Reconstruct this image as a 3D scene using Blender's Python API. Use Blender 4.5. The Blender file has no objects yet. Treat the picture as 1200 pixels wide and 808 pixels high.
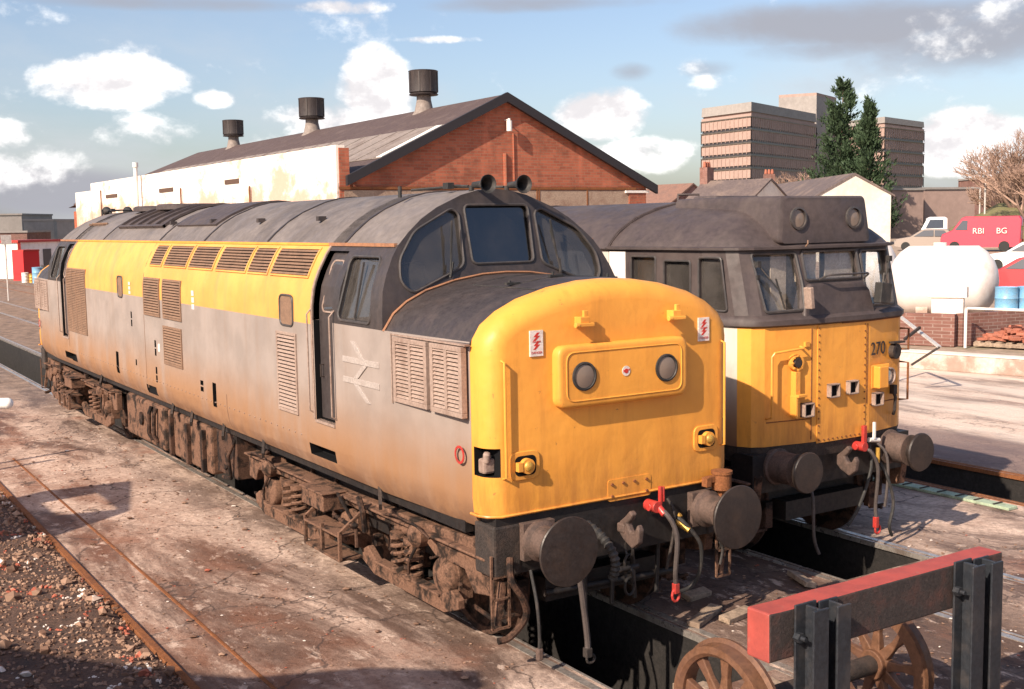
import bpy, bmesh, math, random
from mathutils import Vector, Matrix, noise as mnoise
random.seed(7)
S = bpy.context.scene
COL = S.collection
PI = math.pi
# ------------------------------------------------------------ camera
CAM = Vector((-5.925, -7.579, 3.588))
YAW, PITCH, ROLL, FPX = 0.5712, -0.1042, -0.0169, 1359.7
_fw = Vector((math.sin(YAW)*math.cos(PITCH), math.cos(YAW)*math.cos(PITCH), math.sin(PITCH)))
_r0 = _fw.cross(Vector((0, 0, 1))).normalized(); _u0 = _r0.cross(_fw)
_r = _r0*math.cos(ROLL)+_u0*math.sin(ROLL); _u = -_r0*math.sin(ROLL)+_u0*math.cos(ROLL)
cd = bpy.data.cameras.new('camera'); cam = bpy.data.objects.new('camera', cd); COL.objects.link(cam)
cam.matrix_world = Matrix(((_r.x, _u.x, -_fw.x, CAM.x), (_r.y, _u.y, -_fw.y, CAM.y), (_r.z, _u.z, -_fw.z, CAM.z), (0, 0, 0, 1)))
cd.sensor_width = 36; cd.lens = FPX/1200*36; cd.clip_end = 6000; cd.clip_start = 0.05
S.camera = cam
def ray(px, py):
    return _r*((px-600)/FPX)-_u*((py-404)/FPX)+_fw
def onz(px, py, z):
    d = ray(px, py); return CAM+d*((z-CAM.z)/d.z)
def ony(px, py, y):
    d = ray(px, py); return CAM+d*((y-CAM.y)/d.y)
def ond(px, py, depth):      # depth along the view axis
    return CAM+ray(px, py)*depth
# ------------------------------------------------------------ node materials
def nmat(name):
    m = bpy.data.materials.new(name); m.use_nodes = True
    nt = m.node_tree
    for n in list(nt.nodes): nt.nodes.remove(n)
    out = nt.nodes.new('ShaderNodeOutputMaterial'); b = nt.nodes.new('ShaderNodeBsdfPrincipled')
    nt.links.new(b.outputs[0], out.inputs[0])
    return m, nt, b
class NT:
    """small helper to wire nodes"""
    def __init__(s, nt): s.nt = nt
    def n(s, t, **k):
        x = s.nt.nodes.new(t)
        for a, v in k.items(): setattr(x, a, v)
        return x
    def l(s, a, b): s.nt.links.new(a, b)
    def coord(s, kind='Object'): return s.n('ShaderNodeTexCoord').outputs[kind]
    def mapping(s, v, scale=(1, 1, 1), rot=(0, 0, 0), loc=(0, 0, 0)):
        m = s.n('ShaderNodeMapping'); s.l(v, m.inputs[0]); m.inputs['Scale'].default_value = scale
        m.inputs['Rotation'].default_value = rot; m.inputs['Location'].default_value = loc
        return m.outputs[0]
    def noise(s, v, scale, detail=5, rough=0.6, dist=0.0):
        m = s.n('ShaderNodeTexNoise'); s.l(v, m.inputs['Vector']); m.inputs['Scale'].default_value = scale
        m.inputs['Detail'].default_value = detail; m.inputs['Roughness'].default_value = rough; m.inputs['Distortion'].default_value = dist
        return m.outputs[0]
    def ramp(s, f, a, b, lo=0.0, hi=1.0, smooth=True):
        m = s.n('ShaderNodeMapRange'); m.interpolation_type = 'SMOOTHSTEP' if smooth else 'LINEAR'
        s.l(f, m.inputs['Value']); m.inputs['From Min'].default_value = a; m.inputs['From Max'].default_value = b
        m.inputs['To Min'].default_value = lo; m.inputs['To Max'].default_value = hi
        return m.outputs[0]
    def math(s, op, a, b=None, c=None):
        m = s.n('ShaderNodeMath', operation=op)
        for i, v in enumerate((a, b, c)):
            if v is None: continue
            if isinstance(v, (int, float)): m.inputs[i].default_value = v
            else: s.l(v, m.inputs[i])
        return m.outputs[0]
    def mix(s, f, a, b, mode='MIX'):
        m = s.n('ShaderNodeMix', data_type='RGBA', blend_type=mode)
        for sock, v in ((m.inputs[0], f), (m.inputs[6], a), (m.inputs[7], b)):
            if isinstance(v, (int, float)): sock.default_value = v
            elif isinstance(v, (tuple, list)): sock.default_value = (*v[:3], 1)
            else: s.l(v, sock)
        return m.outputs[2]
    def bump(s, h, strength, dist, bsdf):
        m = s.n('ShaderNodeBump'); s.l(h, m.inputs['Height']); m.inputs['Strength'].default_value = strength
        m.inputs['Distance'].default_value = dist; s.l(m.outputs[0], bsdf.inputs['Normal'])
def setrough(b, r, metal=0.0, coat=0.0, spec=None):
    b.inputs['Roughness'].default_value = r; b.inputs['Metallic'].default_value = metal
    b.inputs['Coat Weight'].default_value = coat
    if spec is not None: b.inputs['Specular IOR Level'].default_value = spec
def worn(name, col, dirt=None, rough=0.6, scale=3.0, amt=0.5, streak=False, fine=0.25, metal=0.0, bump=0.0, thresh=(0.45, 0.7), spec=None, coords='Object', coat=0.0):
    """paint, stone or metal with patches of dirt and fine mottling"""
    m, nt, b = nmat(name); k = NT(nt); v = k.coord(coords)
    c = col
    f = k.noise(v, scale*9, 6, 0.7)
    dark = tuple(x*(1-fine) for x in col); light = tuple(min(1, x*(1+fine*0.6)) for x in col)
    c = k.mix(k.ramp(f, 0.3, 0.7), dark, light)
    if dirt is not None:
        vv = k.mapping(v, (1, 1, 0.18)) if streak else v
        g = k.noise(vv, scale, 8, 0.65, 0.3)
        c = k.mix(k.ramp(g, thresh[0], thresh[1], 0, amt), c, dirt)
    k.l(c, b.inputs['Base Color'])
    r = k.noise(v, scale*4, 4, 0.6)
    k.l(k.ramp(r, 0.3, 0.7, max(0, rough-0.12), min(1, rough+0.12)), b.inputs['Roughness'])
    b.inputs['Metallic'].default_value = metal; b.inputs['Coat Weight'].default_value = coat
    if spec is not None: b.inputs['Specular IOR Level'].default_value = spec
    if bump: k.bump(k.noise(v, scale*12, 6, 0.7), bump, 0.02, b)
    return m
# ------------------------------------------------------------ mesh builder
def basis(d):
    d = d.normalized(); a = Vector((0, 0, 1)) if abs(d.z) < 0.95 else Vector((1, 0, 0))
    x = d.cross(a).normalized(); y = d.cross(x).normalized()
    return x, y
class MB:
    def __init__(s): s.v = []; s.f = []; s.m = []; s.mi = 0
    def add(s, vs, fs):
        o = len(s.v); s.v += [Vector(p) for p in vs]; s.f += [tuple(i+o for i in f) for f in fs]; s.m += [s.mi]*len(fs); return s
    def box(s, c, size, rot=None):
        hx, hy, hz = (q/2 for q in size); c = Vector(c); vs = []
        for dx in (-hx, hx):
            for dy in (-hy, hy):
                for dz in (-hz, hz):
                    p = Vector((dx, dy, dz))
                    if rot is not None: p = rot @ p
                    vs.append(c+p)
        return s.add(vs, [(0, 1, 3, 2), (4, 6, 7, 5), (0, 4, 5, 1), (2, 3, 7, 6), (0, 2, 6, 4), (1, 5, 7, 3)])
    def bb(s, x0, x1, y0, y1, z0, z1): return s.box(((x0+x1)/2, (y0+y1)/2, (z0+z1)/2), (abs(x1-x0), abs(y1-y0), abs(z1-z0)))
    def bar(s, p, q, w, h=None):
        """square bar from p to q"""
        p = Vector(p); q = Vector(q); h = h or w; x, y = basis(q-p)
        vs = [e+x*a*w/2+y*b*h/2 for e in (p, q) for a, b in ((-1, -1), (1, -1), (1, 1), (-1, 1))]
        return s.add(vs, [(0, 3, 2, 1), (4, 5, 6, 7)]+[(i, (i+1) % 4, 4+(i+1) % 4, 4+i) for i in range(4)])
    def cyl(s, p, q, r0, r1=None, n=20, caps=True):
        r1 = r0 if r1 is None else r1; p = Vector(p); q = Vector(q); x, y = basis(q-p)
        vs = [e+(x*math.cos(2*PI*i/n)+y*math.sin(2*PI*i/n))*r for e, r in ((p, r0), (q, r1)) for i in range(n)]
        fs = [(i, (i+1) % n, n+(i+1) % n, n+i) for i in range(n)]
        if caps: fs += [tuple(range(n-1, -1, -1)), tuple(range(n, 2*n))]
        return s.add(vs, fs)
    def lathe(s, o, ax, prof, n=28, close=False):
        """prof: list of (distance along axis, radius)"""
        o = Vector(o); ax = Vector(ax).normalized(); x, y = basis(ax); vs = []
        for t, r in prof:
            for i in range(n): vs.append(o+ax*t+(x*math.cos(2*PI*i/n)+y*math.sin(2*PI*i/n))*r)
        K = len(prof); fs = []
        for k in range(K if close else K-1):
            a = k*n; b = ((k+1) % K)*n
            fs += [(a+i, a+(i+1) % n, b+(i+1) % n, b+i) for i in range(n)]
        if not close: fs += [tuple(range(n-1, -1, -1)), tuple(range((K-1)*n, K*n))]
        return s.add(vs, fs)
    def tube(s, pts, r, n=8, closed=False):
        pts = [Vector(p) for p in pts]; K = len(pts); rs = r if isinstance(r, (list, tuple)) else [r]*K
        vs = []; prev = None
        for i, p in enumerate(pts):
            if closed: d = pts[(i+1) % K]-pts[i-1]
            else: d = (pts[min(i+1, K-1)]-pts[max(i-1, 0)])
            d.normalize()
            if prev is None: x, y = basis(d)
            else:
                x = (prev-d*prev.dot(d)).normalized(); y = d.cross(x)
            prev = x
            for j in range(n): vs.append(p+(x*math.cos(2*PI*j/n)+y*math.sin(2*PI*j/n))*rs[i])
        fs = []
        for k in range(K if closed else K-1):
            a = k*n; b = ((k+1) % K)*n
            fs += [(a+i, a+(i+1) % n, b+(i+1) % n, b+i) for i in range(n)]
        if not closed: fs += [tuple(range(n-1, -1, -1)), tuple(range((K-1)*n, K*n))]
        return s.add(vs, fs)
    def loft(s, rings, cap=True, close=True):
        n = len(rings[0]); vs = [p for r in rings for p in r]; fs = []
        for k in range(len(rings)-1):
            a = k*n; b = a+n
            fs += [(a+i, a+(i+1) % n, b+(i+1) % n, b+i) for i in range(n if close else n-1)]
        if cap: fs += [tuple(range(n-1, -1, -1)), tuple(range((len(rings)-1)*n, len(rings)*n))]
        return s.add(vs, fs)
    def prism(s, poly, vec):
        poly = [Vector(p) for p in poly]; vec = Vector(vec); return s.loft([poly, [p+vec for p in poly]])
    def quad(s, *p): return s.add(p, [tuple(range(len(p)))])
    def sphere(s, c, r, n=16, m=10, sc=(1, 1, 1)):
        c = Vector(c); vs = [c+Vector((0, 0, r*sc[2]))]; fs = []
        for i in range(1, m):
            a = PI*i/m
            for j in range(n):
                b = 2*PI*j/n; vs.append(c+Vector((r*sc[0]*math.sin(a)*math.cos(b), r*sc[1]*math.sin(a)*math.sin(b), r*sc[2]*math.cos(a))))
        vs.append(c-Vector((0, 0, r*sc[2])))
        for j in range(n): fs.append((0, 1+j, 1+(j+1) % n))
        for i in range(m-2):
            for j in range(n):
                a = 1+i*n; b = a+n; fs.append((a+j, b+j, b+(j+1) % n, a+(j+1) % n))
        e = len(vs)-1; a = 1+(m-2)*n
        for j in range(n): fs.append((a+j, e, a+(j+1) % n))
        return s.add(vs, fs)
    def spring(s, p, q, R, r, turns, n=10):
        p = Vector(p); q = Vector(q); x, y = basis(q-p); N = int(turns*n); pts = []
        for i in range(N+1):
            a = 2*PI*i/n; pts.append(p.lerp(q, i/N)+(x*math.cos(a)+y*math.sin(a))*R)
        return s.tube(pts, r, 6)
    def build(s, name, mat, parent=None, smooth=False, bevel=0.0, recalc=True, angle=35, seg=2):
        me = bpy.data.meshes.new(name); inv = wm(parent).inverted() if parent else Matrix()
        me.from_pydata([inv @ p for p in s.v], [], s.f)
        for mm in (mat if isinstance(mat, (list, tuple)) else [mat]): me.materials.append(mm)
        for i, p in enumerate(me.polygons): p.material_index = s.m[i]
        if recalc:
            bm = bmesh.new(); bm.from_mesh(me); bmesh.ops.recalc_face_normals(bm, faces=bm.faces); bm.to_mesh(me); bm.free()
        if smooth:
            me.polygons.foreach_set('use_smooth', [True]*len(me.polygons)); me.set_sharp_from_angle(angle=math.radians(angle))
        o = bpy.data.objects.new(name, me); COL.objects.link(o); o.parent = parent
        if bevel:
            b = o.modifiers.new('bevel', 'BEVEL'); b.width = bevel; b.segments = seg; b.limit_method = 'ANGLE'; b.angle_limit = math.radians(40)
            b.harden_normals = False
        me.update(); return o
def wm(o):
    if o is None: return Matrix()
    m = Matrix.LocRotScale(o.location, o.rotation_euler, o.scale)
    return wm(o.parent) @ m
def tag(o, label=None, cat=None, group=None, kind=None):
    for k, v in (('label', label), ('category', cat), ('group', group), ('kind', kind)):
        if v: o[k] = v
    return o
def thing(name, label, cat, loc=(0, 0, 0), rz=0, group=None):
    o = bpy.data.objects.new(name, None); COL.objects.link(o); o.location = loc; o.rotation_euler = (0, 0, rz)
    return tag(o, label, cat, group)
def copy_tree(o, parent=None):
    c = o.copy(); COL.objects.link(c); c.parent = parent
    for ch in [x for x in bpy.data.objects if x.parent == o]: copy_tree(ch, c)
    return c
def cut(o, cutters):
    """boolean difference applied to the mesh; the cutter is deleted again"""
    for c in cutters:
        co = c.build('cutter', MATS['black'], None)
        md = o.modifiers.new('b', 'BOOLEAN'); md.operation = 'DIFFERENCE'; md.object = co; md.solver = 'EXACT'
        # cutter verts are in world space; the target may sit under a parent
        bpy.context.view_layer.update()
        dg = bpy.context.evaluated_depsgraph_get(); me = bpy.data.meshes.new_from_object(o.evaluated_get(dg), depsgraph=dg)
        o.modifiers.remove(md); old = o.data; o.data = me; bpy.data.meshes.remove(old); cm = co.data; bpy.data.objects.remove(co); bpy.data.meshes.remove(cm)
def text(name, body, size, M, mat, parent, thick=0.002):
    cu = bpy.data.curves.new(name, 'FONT'); cu.body = body; cu.size = size; cu.extrude = thick; cu.align_x = 'CENTER'; cu.align_y = 'CENTER'
    t = bpy.data.objects.new(name, cu); COL.objects.link(t); bpy.context.view_layer.update()
    dg = bpy.context.evaluated_depsgraph_get(); me = bpy.data.meshes.new_from_object(t.evaluated_get(dg), depsgraph=dg)
    bpy.data.objects.remove(t); bpy.data.curves.remove(cu)
    me.transform((wm(parent).inverted() if parent else Matrix()) @ M)
    me.materials.clear(); me.materials.append(mat)
    o = bpy.data.objects.new(name, me); COL.objects.link(o); o.parent = parent; return o
def lerp(a, b, t): return a+(b-a)*t
MATS = {}
M = MATS
# ------------------------------------------------------------ materials
def simple(name, col, rough=0.6, metal=0.0, spec=0.5, coat=0.0):
    m, nt, b = nmat(name); b.inputs['Base Color'].default_value = (*col, 1); setrough(b, rough, metal, coat, spec); return m
M['black'] = simple('black_void', (0.008, 0.008, 0.009), 0.9, spec=0.1)
M['rubber'] = worn('black_rubber', (0.02, 0.019, 0.019), (0.09, 0.07, 0.06), 0.7, 6, 0.5)
M['grime'] = worn('oily_grime', (0.030, 0.022, 0.019), (0.075, 0.048, 0.036), 0.75, 5, 0.7, fine=0.5, bump=0.4)
M['dustmetal'] = worn('dusty_brown_ironwork', (0.085, 0.046, 0.032), (0.014, 0.010, 0.009), 0.85, 6, 1.0, thresh=(.44, .58), fine=0.4, bump=0.5, spec=0.2)
M['dustlight'] = worn('brake_dust_steel', (0.165, 0.090, 0.060), (0.022, 0.015, 0.012), 0.85, 5.5, 1.0, thresh=(.47, .62), fine=0.4, bump=0.4, spec=0.2)
M['buffer'] = worn('greasy_buffer_steel', (0.030, 0.022, 0.020), (0.055, 0.036, 0.028), 0.5, 4, 0.7, fine=0.3, metal=0.2)
M['bufferbody'] = worn('dusty_buffer_casting', (0.10, 0.064, 0.052), (0.022, 0.016, 0.014), 0.75, 6, 0.7, fine=0.3)
M['rust'] = worn('rust', (0.22, 0.085, 0.035), (0.10, 0.045, 0.03), 0.9, 5, 0.7, fine=0.35, bump=0.5, spec=0.2)
M['railtop'] = worn('polished_rail', (0.42, 0.38, 0.35), (0.2, 0.13, 0.1), 0.35, 3, 0.6, metal=0.6)
M['red'] = worn('red_paint', (0.42, 0.035, 0.028), (0.22, 0.04, 0.03), 0.45, 8, 0.6)
M['brass'] = worn('brass_coupling', (0.65, 0.38, 0.08), (0.2, 0.1, 0.04), 0.4, 10, 0.6, metal=0.5)
M['white'] = worn('white_paint', (0.74, 0.70, 0.66), (0.45, 0.36, 0.3), 0.6, 3, 0.4, fine=0.08)
M['hose'] = worn('grey_rubber_hose', (0.075, 0.060, 0.056), (0.025, 0.02, 0.02), 0.6, 10, 0.6)
M['winframe'] = worn('window_rubber', (0.05, 0.045, 0.045), (0.12, 0.09, 0.08), 0.5, 8, 0.4)
M['cream'] = worn('cab_interior_cream', (0.42, 0.36, 0.28), (0.25, 0.2, 0.16), 0.8, 3, 0.5)
M['seat'] = simple('cab_seat_vinyl', (0.05, 0.04, 0.035), 0.6)
M['lens'] = simple('lamp_lens', (0.20, 0.15, 0.12), 0.25, 0.0, 0.6)
M['lens2'] = simple('lamp_reflector', (0.6, 0.6, 0.58), 0.15, 0.7)
M['wood'] = worn('old_timber', (0.30, 0.22, 0.16), (0.12, 0.08, 0.06), 0.85, 2, 0.7, fine=0.4, bump=0.5)
def paint_yellow():
    m, nt, b = nmat('warning_yellow_paint'); k = NT(nt); v = k.coord()
    base = k.mix(k.ramp(k.noise(v, 1.3, 5, 0.6), 0.35, 0.7), (0.78, 0.345, 0.058), (0.70, 0.29, 0.046))
    vv = k.mapping(v, (1.6, 1.6, 0.25)); st = k.ramp(k.noise(vv, 2.2, 8, 0.7, 0.2), 0.46, 0.72, 0, 0.62)
    c = k.mix(st, base, (0.46, 0.185, 0.035))
    sep = k.n('ShaderNodeSeparateXYZ'); k.l(v, sep.inputs[0])
    low = k.math('MULTIPLY', k.ramp(sep.outputs['Z'], 1.95, 1.25), k.ramp(k.noise(vv, 3.5, 8, 0.7), 0.35, 0.65, 0.1, 0.75))
    c = k.mix(low, c, (0.36, 0.14, 0.035))
    ch = k.ramp(k.noise(v, 9, 9, 0.8, 0.3), 0.635, 0.665, 0, 0.7); c = k.mix(ch, c, (0.17, 0.08, 0.045))
    sm = k.ramp(k.noise(k.mapping(v, (1, 1, .6)), 1.1, 6, 0.55, .4), 0.5, 0.75, 0, 0.35); c = k.mix(sm, c, (0.52, 0.22, 0.05))
    sp = k.ramp(k.noise(v, 55, 3, 0.7), 0.70, 0.78, 0, 0.5); c = k.mix(sp, c, (0.16, 0.07, 0.04))
    k.l(c, b.inputs['Base Color']); k.l(k.ramp(k.noise(v, 6, 4), 0.3, 0.7, 0.34, 0.55), b.inputs['Roughness'])
    b.inputs['Specular IOR Level'].default_value = 0.35
    k.bump(k.noise(v, 2.6, 4, 0.5), 0.5, 0.03, b)
    return m
M['yellow'] = paint_yellow()
def side_paint(name, grey, split, y0, y1, cream=None):
    """two colour livery: yellow band above `split` between y0 and y1, rail dust on the lower part"""
    m, nt, b = nmat(name); k = NT(nt); v = k.coord()
    sep = k.n('ShaderNodeSeparateXYZ'); k.l(v, sep.inputs[0]); Z = sep.outputs['Z']; Y = sep.outputs['Y']
    f = k.noise(v, 2.0, 6, 0.6)
    g = k.mix(k.ramp(f, 0.35, 0.65), tuple(x*0.9 for x in grey), tuple(x*1.08 for x in grey))
    ye = k.mix(k.ramp(f, 0.35, 0.65), (0.72, 0.335, 0.085), (0.62, 0.28, 0.07))
    band = k.math('MULTIPLY', k.math('GREATER_THAN', Z, split), k.math('MULTIPLY', k.math('GREATER_THAN', Y, y0), k.math('LESS_THAN', Y, y1)))
    c = k.mix(band, g, ye)
    vv = k.mapping(v, (1, 1.5, 0.16)); st = k.ramp(k.noise(vv, 2.6, 9, 0.7, 0.2), 0.46, 0.8, 0, 0.42)
    c = k.mix(st, c, (0.22, 0.15, 0.11))
    low = k.math('MULTIPLY', k.ramp(Z, 2.15, 1.35), k.ramp(k.noise(vv, 1.6, 8, 0.6), 0.22, 0.58, 0.4, 1.0))
    c = k.mix(low, c, (0.29, 0.155, 0.08))
    lo2 = k.math('MULTIPLY', k.ramp(Z, 1.5, 1.12), k.ramp(k.noise(v, 3.5, 8, 0.7), 0.35, 0.6, 0.2, 0.9))
    c = k.mix(lo2, c, (0.17, 0.09, 0.055))
    k.l(c, b.inputs['Base Color']); k.l(k.ramp(k.noise(v, 5, 4), 0.3, 0.7, 0.42, 0.62), b.inputs['Roughness'])
    b.inputs['Specular IOR Level'].default_value = 0.35
    k.bump(k.noise(k.mapping(v, (0.3, 1, 1)), 1.4, 3, 0.5), 0.35, 0.02, b)
    return m
M['grey37'] = side_paint('grey_and_yellow_livery', (0.285, 0.238, 0.215), 2.615, 3.24, 14.36)
M['roofgrey'] = worn('weathered_grey_roof', (0.165, 0.14, 0.13), (0.07, 0.058, 0.055), 0.6, 1.2, 0.8, fine=0.2, thresh=(0.4, 0.7), bump=0.15)
M['black37'] = worn('faded_black_paint', (0.040, 0.032, 0.032), (0.095, 0.07, 0.062), 0.5, 2.5, 0.45, streak=True, fine=0.25)
M['black31'] = worn('sooty_black_roof_paint', (0.058, 0.043, 0.042), (0.10, 0.075, 0.068), 0.6, 1.5, 0.6, fine=0.25, thresh=(0.4, 0.75))
M['orange'] = worn('orange_lining', (0.33, 0.155, 0.08), (0.12, 0.065, 0.05), 0.6, 8, 0.6)
M['slat'] = worn('dusty_louvre', (0.22, 0.135, 0.092), (0.12, 0.08, 0.06), 0.8, 5, 0.6, spec=0.2)
M['slatgrey'] = worn('grey_louvre', (0.31, 0.225, 0.185), (0.16, 0.095, 0.07), 0.7, 4, 0.6)
M['cream31'] = side_paint('pale_grey_body_paint', (0.55, 0.50, 0.45), 99, 0, 1)
M['decal'] = worn('decal_white', (0.7, 0.62, 0.58), (0.5, 0.3, 0.25), 0.5, 6, 0.3)
M['decalred'] = simple('decal_red', (0.5, 0.03, 0.02), 0.5)
M['decalblack'] = simple('lettering_black', (0.03, 0.02, 0.02), 0.6)
M['tar'] = worn('black_oil_coat', (0.010, 0.008, 0.008), (0.03, 0.02, 0.016), 0.6, 5, 0.6, fine=.4)
M['emblem'] = worn('emblem_paint', (0.37, 0.32, 0.295), (0.29, 0.235, 0.21), 0.6, 6, 0.5)
M['slotdark'] = simple('rusty_dark_slot', (0.09, 0.05, 0.035), 0.9)
def glass(name, tint, gloss=0.12, dirt=0.35, opac=0.25):
    m, nt, b = nmat(name); k = NT(nt)
    out = [n for n in nt.nodes if n.type == 'OUTPUT_MATERIAL'][0]
    tr = k.n('ShaderNodeBsdfTransparent'); tr.inputs[0].default_value = (*tint, 1)
    gl = k.n('ShaderNodeBsdfGlossy'); gl.inputs['Roughness'].default_value = 0.06
    lw = k.n('ShaderNodeLayerWeight'); lw.inputs[0].default_value = .5; frv = k.math('ADD', k.math('MULTIPLY', k.math('POWER', lw.outputs['Facing'], 4.0), .9), .04)
    mx = k.n('ShaderNodeMixShader'); k.l(k.math('ADD', frv, gloss*0.4), mx.inputs[0]); k.l(tr.outputs[0], mx.inputs[1]); k.l(gl.outputs[0], mx.inputs[2])
    v = k.coord(); b.inputs['Base Color'].default_value = (0.22, 0.19, 0.17, 1); b.inputs['Roughness'].default_value = 0.8
    m2 = k.n('ShaderNodeMixShader'); k.l(k.ramp(k.noise(v, 3, 7, 0.7), 0.3, 0.8, opac, opac+dirt), m2.inputs[0]); k.l(mx.outputs[0], m2.inputs[1]); k.l(b.outputs[0], m2.inputs[2])
    k.l(m2.outputs[0], out.inputs[0]); return m
M['glass'] = glass('dusty_cab_glass', (0.5, 0.52, 0.55), .15, .16, .10)
M['glassdark'] = glass('tinted_heated_glass', (0.15, 0.2, 0.32), 0.25, 0.05, 0.0)
M['glassclear'] = glass('clear_cab_glass', (0.92, 0.93, 0.93), 0.05, 0.10, 0.02)
M['blind'] = worn('cream_window_blind', (0.62, 0.50, 0.40), (0.4, 0.3, 0.22), 0.8, 4, 0.5)
SUN_E=5.0; SKY_S=0.05; SKY_T=(1.95,1.9,2.0); CL=10.8; EXPO=0.72
# ================================================================ LOCOMOTIVE A (high nose, rounded cab)
L = 17.6
SIDE = [(1.27, 1.15), (1.325, 1.26), (1.35, 1.42), (1.35, 2.66)]
SHO = [(1.35, 2.66), (1.345, 2.82), (1.315, 3.0), (1.255, 3.15), (1.175, 3.3), (1.095, 3.41)]
ROOF = [(1.095, 3.41), (0.98, 3.52), (0.83, 3.64), (0.65, 3.745), (0.37, 3.86), (0.18, 3.905), (0, 3.92)]
NOSE = [(1.27, 1.15), (1.28, 1.4), (1.28, 2.56), (1.262, 2.68), (1.19, 2.79), (1.05, 2.89), (0.85, 2.98), (0.55, 3.06), (0.25, 3.105), (0, 3.115)]
def xat(prof, z):
    for (x0, z0), (x1, z1) in zip(prof, prof[1:]):
        if z0 <= z <= z1: return lerp(x0, x1, (z-z0)/(z1-z0))
    return prof[-1][0]
FULL = SIDE[:-1]+SHO[:-1]+ROOF
def skin37(z): return xat(FULL, z)
def yf(z): return 1.66+max(0, z-2.8)*0.236
def sym(half):
    """closed outline from a half profile that ends on the centre line"""
    out = [(x, z) for x, z in half]; 
    return out+[(-x, z) for x, z in reversed(half) if x > 1e-6]
def round_poly(pts, r, n=5):
    out = []; N = len(pts)
    for i in range(N):
        p = Vector(pts[i]); a = Vector(pts[i-1]); b = Vector(pts[(i+1) % N])
        da = (a-p); db = (b-p); t = min(r, da.length*0.45, db.length*0.45)
        s = p+da.normalized()*t; e = p+db.normalized()*t
        for k in range(n+1):
            u = k/n; out.append(tuple(s*(1-u)**2+p*2*u*(1-u)+e*u*u))
    return out
def inset2(half, d):
    pts = [Vector(q) for q in half]; out = []
    for i, p in enumerate(pts):
        a = pts[max(i-1, 0)]; b = pts[min(i+1, len(pts)-1)]; t = (b-a).normalized(); nrm = Vector((t.y, -t.x))
        if i == 0: nrm = Vector((1, 0))
        if i == len(pts)-1: nrm = Vector((0, 1))
        out.append((max(0.0, p.x-nrm.x*d) if i < len(pts)-1 else 0.0, p.y-nrm.y*d))
    return out
loco = thing('diesel_locomotive', 'grey and yellow diesel locomotive with rounded yellow nose and black cab surround, nearest the camera', 'locomotive')
body = MB(); cabs = []; 
def F(far): return (lambda y: L-y) if far else (lambda y: y)
# --- body: lower full-length box and the upper part between the cabs
def ring(half, y): return [Vector((x, y, z)) for x, z in sym(half)]
low = SIDE
def lowring(y, w): return [Vector((x*s, y, z)) for s, seq in ((1, low), (-1, list(reversed(low)))) for x, z in [(px+(w-1.35) if True else 0, pz) for px, pz in seq]]
body.loft([lowring(0.27, 1.282), lowring(1.0, 1.315), lowring(1.75, 1.35), lowring(L-1.75, 1.35), lowring(L-1.0, 1.315), lowring(L-0.27, 1.282)])
up = SHO
def upring(y): return [Vector((x, y, z)) for x, z in up]+[Vector((-x, y, z)) for x, z in reversed(up)]
body.loft([upring(3.26), upring(L-3.26)])
bodyo = body.build('body', [M['grey37'], M['black']], loco, smooth=True)
cuts = []
for s in (-1, 1):
    for far in (0, 1):
        f = F(far); c = MB(); c.mi = 1; y0, y1 = sorted((f(2.74), f(3.20)))
        c.bb(s*1.275, s*1.6, y0, y1, 1.66, 2.90); cuts.append(c)
        c = MB(); c.mi = 1; y0, y1 = sorted((f(2.78), f(3.42))); c.bb(s*1.2, s*1.6, y0, y1, 1.27, 1.39); cuts.append(c)
    if s == -1:
        for (y, z, w, h) in ((10.05, 2.32, .07, .1), (10.05, 2.2, .07, .1), (8.85, 1.98, .08, .1), (8.85, 1.86, .08, .1), (8.85, 1.6, .08, .1), (8.85, 1.48, .08, .1), (6.83, 1.64, .12, .06), (6.83, 1.56, .12, .06), (9.9, 1.62, .07, .09), (6.35, 1.54, .14, .30), (11.0, 1.52, .16, .34), (14.1, 1.32, .4, .14), (9.2, 1.28, .5, .13)):
            c = MB(); c.mi = 1; c.bb(s*1.3, s*1.5, y-w/2, y+w/2, z-h/2, z+h/2); cuts.append(c)
cut(bodyo, cuts)
# --- main roof with panels
r = MB(); r.loft([ring([(1.095, 3.40)]+ROOF, 2.95), ring([(1.095, 3.40)]+ROOF, L-2.95)])
roofo = r.build('roof', M['roofgrey'], loco, smooth=True)
def roofpt(x, y, lift=0.0):
    for (xa, za), (xb, zb) in zip(ROOF, ROOF[1:]):
        if xb <= abs(x) <= xa:
            z = lerp(zb, za, (abs(x)-xb)/(xa-xb)); n = Vector((za-zb, 0, -(xa-xb)));
            n = Vector((abs(zb-za), 0, abs(xa-xb))).normalized(); n.x *= (1 if x >= 0 else -1)
            return Vector((x, y, z))+n*lift
    return Vector((x, y, 3.41+lift))
def roofstrip(mb, x0, x1, y0, y1, th, n=10):
    xs = [lerp(x0, x1, i/n) for i in range(n+1)]
    rings = []
    for x in xs: rings.append([roofpt(x, y0, -0.01), roofpt(x, y1, -0.01), roofpt(x, y1, th), roofpt(x, y0, th)])
    mb.loft(rings)
m = MB()
for y in (2.95, 5.05, 7.3, 9.3, 12.6, L-2.95):
    m = MB(); roofstrip(m, -1.08, 1.08, y-0.02, y+0.02, 0.012, 24); m.build('roof_seam', M['black37'], roofo, smooth=True)
m = MB()
roofstrip(m, -0.86, 0.86, 7.45, 9.15, 0.03, 20)
m.build('roof_hatch', M['black31'], roofo, smooth=True)
m = MB()
for k in range(6):
    y = 9.75+k*0.5; roofstrip(m, -0.88, 0.88, y, y+0.05, 0.05, 20)
for xx in (-0.88, 0.86): roofstrip(m, xx, xx+0.03, 9.75, 12.3, 0.05, 1)
roofstrip(m, -0.8, 0.8, 9.75, 12.3, 0.012, 20)
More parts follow.
